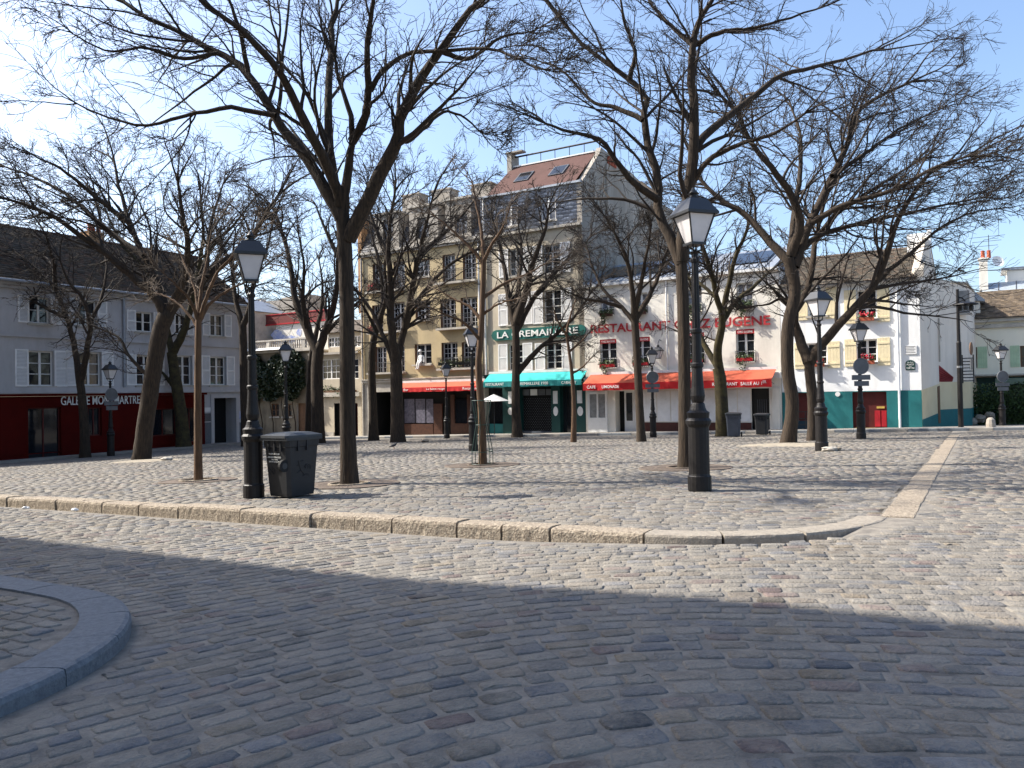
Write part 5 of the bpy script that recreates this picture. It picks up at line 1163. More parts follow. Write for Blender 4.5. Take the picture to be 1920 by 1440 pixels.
# ================================================================== FLOWER BOXES
def flower_box(B, r, label, col=None, drop=.35, n=130, pot=None, trail=True):
    e = empty('flower_box', B.o.location, B.o.rotation_euler.z, label, 'flower box', 'window flower boxes')
    x0, z0, x1 = r; MB().box(x0, -.28, z0, x1, -.08, z0+.17).build('trough', pot or M_terra, e)
    cs = [(RNG.uniform(x0-.05, x1+.05), RNG.normal(-.2, .08), z0+.15+abs(RNG.normal(0, .13))) for _ in range(n)]
    if trail:
        for _ in range(n//2): cs.append((x0+(x1-x0)*(.35+RNG.normal(0, .14)), RNG.normal(-.32, .03), z0+.1-RNG.random()*drop*2))
    leaves('foliage', cs, .06, M_leaf, e)
    if col: leaves('flowers', [(RNG.uniform(x0, x1), RNG.normal(-.24, .07), z0+.24+abs(RNG.normal(0, .1))) for _ in range(60)], .05, col, e, flat=.9)
B = EUG
for w, lb in zip(WT_E := [(1126, 553, 1151, 592), (1189, 549, 1214, 588), (1287, 540, 1316, 584), (1381, 530, 1412, 578)], ('leftmost of the upper row', 'second from the left in the upper row', 'upper row, behind the tall lamp', 'rightmost of the upper row')):
    r = B.R(*w); flower_box(B, (r[0]+.05, r[1]-.05, r[2]-.05), 'green window box on the white restaurant, '+lb, n=220, drop=.3, pot=M_wood)
for w, lb in zip([(1125, 636, 1156, 691), (1187, 632, 1219, 688), (1290, 624, 1321, 682), (1380, 617, 1415, 680)], ('leftmost window above the awning', 'second window above the awning, behind a thin trunk', 'window above the awning behind the tall lamp', 'rightmost window above the awning')):
    r = B.R(*w); flower_box(B, (r[0]+.08, r[1]+.08, r[2]-.08), 'red planter with trailing plant, '+lb, n=150, drop=.45, pot=M_brred)
B = WH
for w, lb in zip([(1606, 543, 1644, 598), (1513, 643, 1551, 684), (1607, 636, 1645, 679)], ('upper right window', 'lower left window', 'lower right window')):
    r = B.R(*w); flower_box(B, (r[0]+.12, r[1]-.1, r[2]-.12), 'red flowers in the box at the %s of the teal-based house' % lb, M_flower, n=60, trail=False)
B = BEIGE; r = B.R(826, 690, 898, 692); flower_box(B, (r[0], r[3]+.2, r[2]), 'long dark planter on the low balcony above the red cafe awning', n=300, pot=M_iron, drop=.2)
r = B.R(694, 545, 716, 548); flower_box(B, (r[0], r[3]+.0, r[0]+.7), 'small pot of red flowers on the upper left balcony', M_flower, n=40, trail=False)
r = B.R(694, 622, 716, 626); flower_box(B, (r[0], r[3]+.0, r[0]+.6), 'small pot of red flowers on the middle left balcony', M_flower, n=40, trail=False)
# ================================================================== BINS
def bin_(base, rz, label, H=1.08, body=None, sticker=False, near=False):
    e = empty('wheelie_bin', base, rz, label, 'bin', 'wheelie bins'); k = H/1.08; body = body or M_bin
    W0, W1, D0, D1 = .245*k, .285*k, .285*k, .345*k; h = .96*k; z0 = .03*k
    def ring(w, d, z, c=.05):
        c *= k; return [(-w+c, -d, z), (w-c, -d, z), (w, -d+c, z), (w, d-c, z), (w-c, d, z), (-w+c, d, z), (-w, d-c, z), (-w, -d+c, z)]
    V = ring(W0, D0, z0)+ring(W0*1.02, D0*1.03, z0+.05*k)+ring(W1, D1, h*.86)+ring(W1+.012*k, D1+.015*k, h*.87)+ring(W1+.02*k, D1+.02*k, h)
    F = [(7, 6, 5, 4, 3, 2, 1, 0)]+[(r*8+i, r*8+(i+1) % 8, (r+1)*8+(i+1) % 8, (r+1)*8+i) for r in range(4) for i in range(8)]+[tuple(range(32, 40))]
    o = MB(); o.v = V; o.f = F; o.build('body', body, e)
    mb = MB(); mb.box(-W1-.035*k, -D1-.05*k, h-.02*k, W1+.035*k, D1+.03*k, h+.02*k); mb.build('rim', M_binl, e)
    L = ring(W1+.045*k, D1+.06*k, h+.021*k, .04)+ring(W1+.04*k, D1+.055*k, h+.06*k, .04)+ring(W1-.06*k, D1-.08*k, h+.1*k, .06)
    o = MB(); o.v = L; o.f = [(i, (i+1) % 8, 8+(i+1) % 8, 8+i) for i in range(8)]+[(8+i, 8+(i+1) % 8, 16+(i+1) % 8, 16+i) for i in range(8)]+[tuple(range(16, 24)), tuple(range(7, -1, -1))]; o.build('lid', M_binl, e)
    for s in (-1, 1):
        w = MB(); n = 18; R_ = .1*k; x = s*(W0+.055*k)
        w.prism([(x-.025*k, D0+.02*k+R_*math.cos(2*math.pi*i/n), R_+R_*math.sin(2*math.pi*i/n)) for i in range(n)], (.05*k, 0, 0)); wo = w.build('wheel', M_rubber, e)
        hb = MB(); hb.prism([(x-.03*k, D0+.02*k+R_*.5*math.cos(2*math.pi*i/n), R_+R_*.5*math.sin(2*math.pi*i/n)) for i in range(n)], (.06*k, 0, 0)); hb.build('hub', M_binl, wo)
    MB().tube([(-W0-.03, D0+.02*k, .1*k), (W0+.03, D0+.02*k, .1*k)], .012, 6).build('axle', M_steel, e)
    MB().tube([(-W1*.7, D1+.04*k, h-.02*k), (-W1*.7, D1+.1*k, h+.03*k), (W1*.7, D1+.1*k, h+.03*k), (W1*.7, D1+.04*k, h-.02*k)], .016*k, 6).build('handle', M_binl, e)
    for s in (-.5, 0, .5): MB().box(s*W1-.012, -D1-.03*k, h*.8, s*W1+.012, -D1+.005, h-.02*k).build('rib', body, e)
    for s in (-.4, .15): MB().box(W1-.02, s*D1-.012, h*.8, W1+.03*k, s*D1+.012, h-.02*k).build('rib', body, e)
    if near:
        # front lettering and graffiti on the tapered faces
        def face_y(z): t = (z-z0-.05*k)/(h*.86-z0-.05*k); return -(D0*1.03+(D1-D0*1.03)*t)
        for s_, z, w_, hh in (('MAIRIE DE PARIS', .7, .24, .022), ('ORDURES MENAGERES', .645, .3, .026), ('NE PAS', .61, .14, .022), ('SORTIR SUR LA VOIE', .575, .27, .022)):
            lo = letters(s_, e, (0, 0, 0), w_, hh, M_letter, ext=.001); lo.location = (-w_/2-.02, face_y(z)-.012, z); lo.rotation_euler = (rad(7), 0, 0)
        M_graf = mat('graffiti_ink', (.008, .008, .01), .6)
        mb = MB(); zc = .43
        cp_ = [(-.12+.07*math.cos(t*.5), face_y(zc+.07*math.sin(t*.5))-.006, zc+.07*math.sin(t*.5)) for t in range(14)]; mb.tube(cp_, .004, 4)
        mb.tube([(-.17, face_y(zc-.04)-.006, zc-.04), (-.07, face_y(zc+.04)-.006, zc+.04)], .004, 4).tube([(-.17, face_y(zc+.04)-.006, zc+.04), (-.07, face_y(zc-.04)-.006, zc-.04)], .004, 4)
        def face_x(z): t = (z-z0-.05*k)/(h*.86-z0-.05*k); return W0*1.02+(W1-W0*1.02)*t
        for ln in ([(-.12, .6), (-.06, .44)], [(-.08, .58), (.0, .59)], [(-.15, .52), (-.1, .52)], [(-.14, .4), (-.06, .44), (-.02, .4), (.02, .36)], [(.02, .5), (.06, .53), (.04, .46), (.02, .5)], [(.09, .45), (.1, .52), (.14, .5), (.14, .44)], [(-.02, .34), (.06, .37), (.12, .35)]):
            mb.tube([(face_x(z)+.004, y, z) for y, z in ln], .0045, 4)
        mb.build('graffiti', M_graf, e)
        n = 12; MB().lathe([(.013, 0), (.013, .01)], 8, (0, 0, 0)).build('plug', M_letter, e); e.children[-1].rotation_euler = (rad(83), 0, 0); e.children[-1].location = (-.08, face_y(.22)-.004, .22)
    elif sticker: MB().box(-.05, -D1*.86, h*.55, .06, -D1*.8, h*.72).build('sticker', M_marble, e)
    return e
bb = G(545, 932); bin_(bb+Vector((0, .1, 0)), rad(-32), 'dark grey wheelie bin with graffiti beside the left street lamp', H=1.06, near=True)
b1 = G(1376, 819); bin_(b1, rad(-20), 'blue-grey wheelie bin with white sticker before the white restaurant', H=47*b1.y/FPX, body=mat('blue_bin_plastic', (.045, .055, .075), .5), sticker=True)
b2 = XY(*AB(G(1429, 817))); b2 = base_at(1429, b1.y+1.5); bin_(b2, rad(-30), 'black wheelie bin in front of the dark restaurant door', H=1.02)
# ================================================================== SMALL THINGS
for px, py, lb in ((1041, 815, 'thin grey steel bollard left of the young tree before the green shopfront'), (1089, 814, 'thin grey steel bollard at the right end of the green shopfront')):
    p = XY(*AB(G(px, py))); p.z += .12; e = empty('bollard', p, 0, lb, 'bollard', 'thin bollards'); h_ = 1.0
    MB().lathe([(.035, 0), (.035, h_), (.045, h_), (.045, h_+.05), (.02, h_+.08)], 10).build('post', M_steel, e); MB().lathe([(.07, 0), (.07, .02)], 10).build('foot', M_iron, e)
sb = XY(*AB(G(1858, 806))); mb = MB()
def rock(name, p, sx, sy, sz, m, label, cat, seed):
    rg_ = random.Random(seed); V = []; F = []; nu, nv = 9, 6
    for j in range(nv+1):
        for i in range(nu):
            t = 2*math.pi*i/nu; q = math.pi*j/nv; rr = 1+rg_.uniform(-.18, .18); V.append((p.x+sx*rr*math.sin(q)*math.cos(t), p.y+sy*rr*math.sin(q)*math.sin(t), p.z+sz*(.8-math.cos(q)*rr)))
    for j in range(nv):
        for i in range(nu): F.append((j*nu+i, j*nu+(i+1) % nu, (j+1)*nu+(i+1) % nu, (j+1)*nu+i))
    o = MB(); o.v = V; o.f = F; return o.build(name, m, None, label=label, cat=cat)
MB().lathe([(.18, -.05), (.185, .25), (.16, .45), (.1, .52), (.03, .54)], 10, tuple(sb)).build('stone_bollard', M_grey, None, label='squat round-topped stone bollard near the right lamp', cat='bollard')
rock('rubble_stone', G(1556, 846), .22, .16, .07, M_stone, 'loose rubble stone at the foot of the right-hand lamp, left piece', 'stone', 1)
rock('rubble_stone', G(1569, 845), .13, .1, .06, M_kerb, 'small loose stone right of the lamp foot', 'stone', 2)
rock('rubble_stone', G(797, 829), .22, .18, .1, M_kerb, 'lump of stone on the paving left of the red cafe lamp', 'stone', 3)
rock('rubble_stone', G(313, 863), .2, .14, .07, M_stone, 'small stone block beside the leaning tree at left', 'stone', 4)
for i, (px, py, lb) in enumerate(((1822, 790, 'leftmost pale rock under the hedge'), (1838, 784, 'large pale rock under the hedge'), (1856, 779, 'rightmost pale rock under the hedge'))):
    rock('edging_rock', D(px, py, 42.3)-Vector((0, 0, .2)), .3, .25, .22, M_kerb, lb, 'rock', 10+i)
hd = empty('hedge', D(1838, 790, 43.2), -TH, 'dark clipped hedge below the green shutters at the right edge', 'hedge'); hz = zg(hd.location.x, hd.location.y)-hd.location.z
cs = [(RNG.uniform(-.9, 2.4), RNG.uniform(-.6, .6), hz+RNG.uniform(0, 2.3)*(.85+.15*math.sin(RNG.uniform(0, 6)))) for _ in range(5200)]; leaves('foliage', cs, .075, M_hedge, hd)
mb = MB()
for k in range(5): mb.tube([(-.6+.6*k, 0, hz-.3), (-.6+.62*k, .05, hz+1.8)], [.04, .02], 5)
mb.build('stems', M_bark, hd)
# litter by the kerb
for i, (px, py, lb) in enumerate(((140, 946, 'crumpled white paper scrap in the gutter at left'), (48, 943, 'flat white paper scrap in the gutter near the left edge'))):
    p = G(px, py); p.z -= .1; rock('paper_scrap', p, .06, .04, .025, M_marble, lb, 'litter', 30+i)
# pigeon
pp = G(738, 842); e = empty('pigeon', pp, rad(10), 'dark pigeon walking on the paving near the square centre', 'pigeon')
skin_body('body', [(0, 1), (1, 2), (2, 3), (3, 4), (4, 5), (0, 6), (6, 7)], [(0, 0, .14), (.06, 0, .17), (.1, 0, .215), (.125, 0, .255), (.145, 0, .262), (.18, 0, .252), (-.09, 0, .125), (-.19, 0, .105)], [(.062, .058), (.055, .052), .034, .027, .02, .004, (.042, .035), (.02, .008)], M_pigeon, e)
MB().tube([(.01, .025, .1), (.015, .025, .05), (.01, .025, .0)], .006, 5).tube([(.02, -.025, .1), (.04, -.025, .05), (.05, -.025, .0)], .006, 5).build('legs', M_terra, e)
# sandwich board and parasol outside the cafes
e = empty('easel_board', XY(*AB(G(783, 812))), -TH, 'small dark folding easel board leaning outside the red cafe', 'board'); e.location.z += .12
mb = MB().tube([(-.3, 0, 0), (-.12, .12, 1.2)], .02, 5).tube([(.3, 0, 0), (.12, .12, 1.2)], .02, 5).tube([(0, .5, 0), (0, .13, 1.2)], .02, 5); mb.build('legs', M_iron, e); MB().prism([(-.26, .02, .35), (.26, .02, .35), (.22, .09, 1.0), (-.22, .09, 1.0)], (0, .02, .0)).build('panel', M_wood, e)
pb_ = base_at(927, 47.0); e = empty('parasol', pb_, 0, 'small white parasol open below the green awning', 'parasol'); zc = D(927, 752, 47).z-pb_.z
mb = MB(); n = 8; R_ = .95; V = [(0, 0, .42)]+[(R_*math.cos(2*math.pi*i/n), R_*math.sin(2*math.pi*i/n), 0) for i in range(n)]; mb.add([(x, y, zc+z) for x, y, z in V], [(0, 1+i, 1+(i+1) % n) for i in range(n)]); mb.build('canopy', M_marble, e)
MB().tube([(0, 0, 0), (0, 0, zc+.45)], .025, 6).build('pole', M_iron, e)
for k in range(n): MB().tube([(0, 0, zc+.2), (.9*math.cos(2*math.pi*k/n), .9*math.sin(2*math.pi*k/n), zc-.01)], .008, 4).build('rib', M_steel, e)
# iron rails on the pavement
fr = base_at(1503, 38.6); e = empty('iron_barrier', fr, -TH, 'short black iron barrier between the restaurant and the teal-based house', 'barrier')
mb = MB()
for x in (-.3, .3): mb.box(x-.03, -.03, 0, x+.03, .03, 1.05)
for z in (.35, .65, 1.0): mb.box(-.27, -.02, z-.02, .27, .02, z+.02)
mb.box(-.2, -.015, .1, -.17, .015, 1.0).box(.17, -.015, .1, .2, .015, 1.0); mb.build('frame', M_iron, e)
# ================================================================== TREES
def smooth_path(P, n):
    P = np.array(P, float)
    if len(P) == 2: P = np.array([P[0], (P[0]+P[1])/2, P[1]])
    Q = np.concatenate([[2*P[0]-P[1]], P, [2*P[-1]-P[-2]]]); out = []
    seg = len(P)-1; ts = np.linspace(0, seg, n)
    for t in ts:
        i = min(int(t), seg-1); u = t-i; p0, p1, p2, p3 = Q[i], Q[i+1], Q[i+2], Q[i+3]
        out.append(.5*((2*p1)+(-p0+p2)*u+(2*p0-5*p1+4*p2-p3)*u*u+(-p0+3*p1-3*p2+p3)*u**3))
    return np.array(out)
def spawn(P, R, n, ang, lenr, K, wander, up, rr, rmin, tmin=.2, outc=None, minlen=.15):
    """children of M parent polylines"""
    M, Kp, _ = P.shape
    plen = np.linalg.norm(np.diff(P, axis=1), axis=2).sum(1)
    if np.isscalar(n): cnt = np.full(M, n)
    else: cnt = n
    idx = np.repeat(np.arange(M), cnt); N = len(idx)
    t = tmin+(1-tmin)*RNG.random(N)**.85; t = np.minimum(t, .995)
    f = t*(Kp-1); i = f.astype(int); u = (f-i)[:, None]
    p = P[idx, i]*(1-u)+P[idx, np.minimum(i+1, Kp-1)]*u; T = P[idx, np.minimum(i+1, Kp-1)]-P[idx, i]; T /= np.linalg.norm(T, axis=1, keepdims=True)+1e-9
    pr_ = R[idx, i]*(1-u[:, 0])+R[idx, np.minimum(i+1, Kp-1)]*u[:, 0]
    rn = RNG.normal(0, 1, (N, 3)); perp = rn-(rn*T).sum(1, keepdims=True)*T; perp /= np.linalg.norm(perp, axis=1, keepdims=True)+1e-9
    a_ = np.radians(RNG.uniform(ang[0], ang[1], N))[:, None]; d = np.cos(a_)*T+np.sin(a_)*perp
    L = plen[idx]*lenr*(1.1-.5*t)*RNG.uniform(.6, 1.25, N); L = np.maximum(L, minlen)
    pts = [p]; bend = RNG.normal(0, wander*.5, (N, 3))
    for k in range(K-1):
        d = d+RNG.normal(0, wander, (N, 3))+bend; d[:, 2] += up
        if outc is not None:
            o = p-outc; o[:, 2] = 0; o /= np.linalg.norm(o, axis=1, keepdims=True)+1e-6; d += o*.06
        d /= np.linalg.norm(d, axis=1, keepdims=True)+1e-9; p = p+d*(L/(K-1))[:, None]; pts.append(p)
    PP = np.stack(pts, 1); r0 = np.maximum(pr_*rr, rmin); s_ = np.linspace(1, 0, K)[None]
    RR = rmin*.75+(r0[:, None]-rmin*.75)*s_
    return PP, np.maximum(RR, rmin*.6)
def bark_tube(P, R, S, rough=.06, flare=0):
    """single trunk: rings with bark relief"""
    v, f = tubes(P[None], R[None], S); K = len(P); v = v.reshape(K, S, 3)
    k = np.arange(K)[:, None]; i = np.arange(S)[None, :]
    nz = RNG.normal(0, rough, (K, S))*.5+RNG.normal(0, rough, (1, S))
    if flare: nz += flare*np.exp(-k/1.6)*(.6+.5*np.cos(i*2*math.pi/S*5+1))
    v = P[:, None]+(v-P[:, None])*(1+nz)[..., None]
    return v.reshape(-1, 3), f
def tree(label, base, trunk, limbs, r0, dens=1., seed=0, bark=None, twig=None, rmin=.0055, r_top=None, young=False, levels=4, depth=None, dz=.35, cat='tree', name='bare_tree'):
    global RNG
    RNG = np.random.default_rng(100+seed); rg_ = random.Random(seed)
    b = G(*base) if depth is None else base_at(base[0], depth)
    y0 = b.y; s_ = y0/FPX; e = empty(name, b, 0, label, cat, 'bare trees on the square')
    loc = np.array(b); bark = bark or M_bark; twig = twig or M_twig
    tp = [np.array(D(px, py, y0))-loc for px, py in trunk]; tp[0] = np.array([0, 0, -.1])
    K = max(10, int(len(tp)*4)); TP = smooth_path(tp, K); rt = r_top or r0*.62
    TR = r0+(rt-r0)*np.linspace(0, 1, K)**.8
    v, f = bark_tube(TP, TR, 16, .035, .35 if not young else .15); npmesh('trunk', v, f, bark, e, smooth=True)
    LPs, LRs = [], []
    for li, lb in enumerate(limbs):
        pts, rl = lb[0], lb[1]; lz = lb[2] if len(lb) > 2 else rg_.uniform(-dz, dz)
        n = len(pts); L_px = sum(math.dist(pts[i], pts[i+1]) for i in range(n-1)); cum = 0; P3 = []
        z_start = lb[3] if len(lb) > 3 else 0.
        for i in range(n):
            if i: cum += math.dist(pts[i], pts[i-1])
            P3.append(np.array(D(pts[i][0], pts[i][1], y0+z_start+lz*cum*s_))-loc)
        Kl = 18; PP = smooth_path(P3, Kl); wob = RNG.normal(0, .012*max(.6, L_px*s_/5), PP.shape); wob[0] = 0; PP = PP+wob
        r_ = rl*s_; RR = r_*(1-.8*np.linspace(0, 1, Kl)**.9)+.004
        v, f = bark_tube(PP, RR, 9, .04); npmesh('limb', v, f, bark, e, smooth=True)
        LPs.append(PP); LRs.append(RR)
    P0 = np.stack(LPs); R0 = np.stack(LRs); oc = TP[-1]
    lens = np.linalg.norm(np.diff(P0, axis=1), axis=2).sum(1)
    c1 = np.clip((lens*1.7*dens).astype(int), 3, 18)
    V, F, off = [], [], 0
    P1, R1 = spawn(P0, R0, c1, (25, 58), .46, 11, .085, .03, .5, rmin*1.5, .18, oc)
    Pt, Rt = spawn(P0, R0, 3, (6, 32), .55, 11, .085, .02, .95, rmin*1.5, .93, oc)
    P1 = np.concatenate([P1, Pt]); R1 = np.concatenate([R1, Rt])
    P2, R2 = spawn(P1, R1, int(4.6*dens+.5), (22, 60), .56, 8, .12, .02, .55, rmin*1.1, .15, oc)
    P2b, R2b = spawn(P0, R0, np.maximum(2, (lens*1.8*dens).astype(int)), (30, 75), .2, 8, .12, .03, .3, rmin*1.1, .12, oc)
    P2 = np.concatenate([P2, P2b]); R2 = np.concatenate([R2, R2b])
    P3_, R3 = spawn(P2, R2, int(3.4*dens+.5), (22, 60), .62, 6, .15, .01, .6, rmin, .15, oc, .25)
    groups = [(P1, R1, 5), (P2, R2, 4), (P3_, R3, 3)]
    if levels > 3:
        P4, R4 = spawn(P3_, R3, 2, (20, 55), .6, 4, .18, .0, .7, rmin*.8, .2, oc, .2); groups.append((P4, R4, 3))
    for P_g, R_g, S in groups:
        v, f = tubes(P_g, R_g, S); V.append(v); F.append(f+off); off += len(v)
    npmesh('crown', np.concatenate(V), np.concatenate(F), twig, e, smooth=True)
    return e
# --- the big tree in front
tree('large mossy tree with many upswept limbs, trunk right of the dark wheelie bin', (655, 908),
     [(655, 908), (652, 800), (651, 680), (650, 560), (646, 460), (641, 395)],
     [([(652, 450), (690, 380), (725, 300), (745, 260), (755, 210), (800, 135), (825, 95), (870, 35), (905, 0), (960, -70)], 15, -.2),
      ([(641, 410), (622, 370), (590, 325), (550, 265), (517, 217), (465, 140), (410, 100), (365, 75), (300, 45), (220, 0), (150, -40)], 13, .25),
      ([(517, 217), (425, 202), (350, 217), (270, 235), (190, 215), (130, 187)], 5, .1, .35),
      ([(636, 385), (635, 360), (610, 300), (575, 235), (550, 185), (520, 130), (470, 75), (445, 50), (400, 20), (350, -30)], 11, -.45),
      ([(465, 135), (450, 60), (430, 0), (420, -60)], 5, -.3, .5),
      ([(638, 400), (628, 365), (620, 290), (615, 190), (622, 100), (622, 50), (632, 0), (640, -90)], 12, .3),
      ([(644, 400), (648, 350), (655, 300), (660, 265), (657, 210), (635, 150), (627, 100)], 10, -.1),
      ([(660, 265), (685, 220), (690, 165), (690, 75), (702, 0), (710, -70)], 9, -.5, -.1),
      ([(695, 170), (715, 135), (765, 100), (830, 97), (900, 90), (960, 105), (1010, 130)], 5, -.5, -.4),
      ([(745, 260), (765, 265), (800, 235), (832, 210), (870, 220), (905, 250)], 5, .3, -.2),
      ([(825, 95), (880, 110), (940, 70), (1000, 60)], 5, .5, -.3),
      ([(410, 100), (340, 110), (270, 90), (200, 95), (130, 60)], 4, -.3, .5)],
     .155, 1.05, 1, r_top=.13, rmin=.0058)
tree('tall tree behind the right-hand street lamp with forked limbs against blue sky', (1285, 877),
     [(1285, 877), (1284, 780), (1283, 680), (1281, 580), (1277, 490)],
     [([(1277, 495), (1262, 450), (1245, 425), (1233, 380), (1235, 325), (1215, 275), (1205, 225), (1215, 190), (1180, 150), (1140, 120), (1085, 75), (1035, 15), (1000, -30)], 11, .2),
      ([(1279, 490), (1284, 420), (1290, 360), (1302, 275), (1300, 200), (1295, 140), (1300, 85), (1310, 40), (1335, 0), (1350, -60)], 13, -.1),
      ([(1233, 375), (1185, 340), (1155, 300), (1120, 260), (1060, 245), (1010, 225)], 7, -.3, .1),
      ([(1305, 275), (1355, 225), (1410, 185), (1460, 145), (1515, 130), (1590, 110), (1655, 90)], 8, .35, -.1),
      ([(1300, 85), (1350, 60), (1400, 55), (1460, 40), (1550, 10)], 5, -.3, -.2),
      ([(1300, 85), (1270, 60), (1240, 30), (1215, 0), (1190, -40)], 5, .4, -.2),
      ([(1293, 350), (1330, 300), (1390, 270), (1450, 250), (1530, 200)], 6, -.5, -.1),
      ([(1278, 460), (1300, 400), (1340, 370), (1370, 340)], 4, .6),
      ([(1205, 225), (1150, 200), (1110, 190), (1050, 130), (1000, 110)], 5, .5, .3),
      ([(1180, 150), (1190, 100), (1170, 40), (1160, -30)], 5, -.4, .4)],
     .135, 1.0, 2, r_top=.125, rmin=.006)
tree('spreading tree with fan of fine branches before the teal-based house, left of two', (1478, 830),
     [(1478, 830), (1486, 760), (1477, 690), (1478, 610), (1491, 545), (1478, 485)],
     [([(1478, 490), (1440, 450), (1400, 405), (1350, 372), (1310, 330), (1290, 270)], 9, .4),
      ([(1482, 480), (1500, 420), (1482, 360), (1450, 320), (1410, 270), (1380, 210), (1340, 170)], 9, -.3),
      ([(1490, 500), (1502, 465), (1520, 420), (1560, 330), (1590, 270), (1600, 220), (1650, 180), (1720, 150)], 10, .1),
      ([(1520, 420), (1580, 385), (1670, 358), (1760, 310), (1830, 290)], 6, -.4, .1),
      ([(1500, 470), (1540, 440), (1610, 420), (1700, 400), (1790, 380), (1850, 370)], 6, .5),
      ([(1560, 330), (1620, 290), (1690, 240), (1770, 200)], 5, .5, .1),
      ([(1482, 480), (1490, 400), (1500, 320), (1500, 250), (1480, 190)], 7, .5)],
     .24, 1.2, 3, r_top=.2, rmin=.009)
tree('forked tree before the teal-based house with a long branch leaning right', (1525, 826),
     [(1525, 826), (1524, 760), (1518, 700), (1516, 675)],
     [([(1516, 680), (1500, 635), (1490, 592), (1518, 530), (1528, 450), (1540, 400), (1560, 340)], 11, .3),
      ([(1518, 680), (1540, 645), (1590, 590), (1640, 532), (1665, 470), (1690, 400), (1735, 335), (1790, 300)], 10, -.2),
      ([(1640, 532), (1700, 480), (1760, 430), (1820, 400), (1880, 390)], 4, .3, -.1),
      ([(1528, 450), (1570, 400), (1600, 380), (1660, 340), (1740, 290)], 6, -.4, .1),
      ([(1600, 580), (1650, 560), (1700, 540), (1740, 525)], 3, .2),
      ([(1490, 592), (1470, 560), (1440, 570), (1400, 575)], 4, .3)],
     .2, 1.1, 4, r_top=.17, rmin=.009)
tree('tree with low fork rising in front of the right part of the red awning', (1355, 818),
     [(1356, 818), (1353, 760), (1350, 710), (1346, 690)],
     [([(1346, 690), (1325, 655), (1310, 620), (1300, 560), (1285, 500), (1260, 440)], 7, .4),
      ([(1348, 690), (1345, 650), (1354, 600), (1345, 560), (1330, 500), (1310, 440), (1300, 400)], 9, -.3),
      ([(1356, 600), (1380, 565), (1410, 540), (1440, 512), (1480, 480)], 6, .3, -.1),
      ([(1354, 590), (1365, 540), (1380, 480), (1400, 430), (1410, 380)], 6, -.4, -.1),
      ([(1345, 560), (1310, 530), (1270, 510), (1240, 480)], 4, .5)],
     .29, 1., 5, M_barkmoss, r_top=.24, rmin=.01)
tree('slim tree with a bulging foot left of the restaurant sign lamp', (1203, 828),
     [(1205, 828), (1199, 760), (1195, 680), (1190, 600)],
     [([(1190, 605), (1165, 575), (1135, 548), (1112, 505), (1100, 460)], 5, .3),
      ([(1190, 600), (1186, 545), (1175, 485), (1152, 435), (1130, 400)], 6, -.3),
      ([(1191, 600), (1215, 560), (1236, 512), (1255, 460), (1270, 410)], 6, .3),
      ([(1190, 590), (1200, 540), (1212, 480), (1222, 420)], 6, -.5),
      ([(1165, 575), (1130, 565), (1095, 560), (1060, 545)], 4, -.3)],
     .17, 1.1, 6, r_top=.15, rmin=.009)
tree('tree rising through the middle of the green awning', (970, 820),
     [(970, 822), (967, 750), (968, 660), (966, 605)],
     [([(966, 610), (954, 560), (946, 500), (932, 440), (920, 400)], 7, .3),
      ([(968, 605), (985, 550), (1000, 490), (1022, 430), (1030, 390)], 8, -.3),
      ([(969, 620), (1000, 560), (1040, 512), (1085, 470), (1110, 440)], 6, .2),
      ([(970, 700), (1005, 660), (1040, 630), (1080, 590), (1110, 545)], 6, -.2),
      ([(966, 600), (972, 540), (978, 470), (970, 410)], 6, .5)],
     .27, 1.05, 7, r_top=.2, rmin=.0105)
tree('thin young tree before the right end of the green shopfront', (1075, 829),
     [(1075, 829), (1076, 760), (1071, 690), (1062, 625)],
     [([(1066, 660), (1090, 640), (1110, 618)], 2.5), ([(1072, 700), (1090, 690), (1112, 668)], 2.5), ([(1063, 630), (1045, 600), (1035, 570)], 2.5), ([(1062, 625), (1070, 590), (1080, 560)], 3)],
     .13, .8, 8, M_barkyoung, r_top=.05, rmin=.008, young=True, levels=3)
tree('young tree inside a dark green iron guard at the centre', (905, 871),
     [(905, 871), (903, 780), (897, 690), (902, 620), (905, 550), (907, 488)],
     [([(906, 495), (888, 470), (862, 445), (835, 420), (810, 400)], 4, .2, 0), ([(907, 490), (920, 462), (942, 428), (957, 385)], 4, -.3), ([(903, 600), (880, 575), (850, 560), (815, 540)], 3.5, .4),
      ([(902, 640), (870, 605), (835, 590), (800, 575)], 3, -.3), ([(907, 488), (902, 430), (893, 380), (885, 340)], 4, .3), ([(905, 560), (940, 535), (985, 515), (1030, 490)], 3.5, .3), ([(905, 590), (935, 570), (970, 560)], 2.5, -.4)],
     .105, .75, 9, M_barkyoung, M_twigpale, r_top=.06, rmin=.0065, young=True, levels=3)
tree('double-limbed tree at the left end of the red cafe awning', (745, 829),
     [(746, 829), (744, 770), (743, 710), (742, 680)],
     [([(741, 685), (728, 650), (716, 625), (695, 580), (668, 545), (655, 520)], 6, .3), ([(742, 680), (733, 610), (732, 540), (728, 480), (731, 420), (742, 350)], 9, -.2), ([(744, 680), (756, 625), (775, 575), (805, 535), (850, 492), (905, 462)], 8, .2),
      ([(760, 615), (772, 545), (785, 480), (800, 420), (812, 365)], 7, -.4), ([(731, 480), (705, 430), (690, 380), (690, 330)], 5, .3), ([(785, 480), (830, 440), (870, 400), (900, 360)], 5, .3)],
     .36, 1.1, 10, r_top=.3, rmin=.0105)
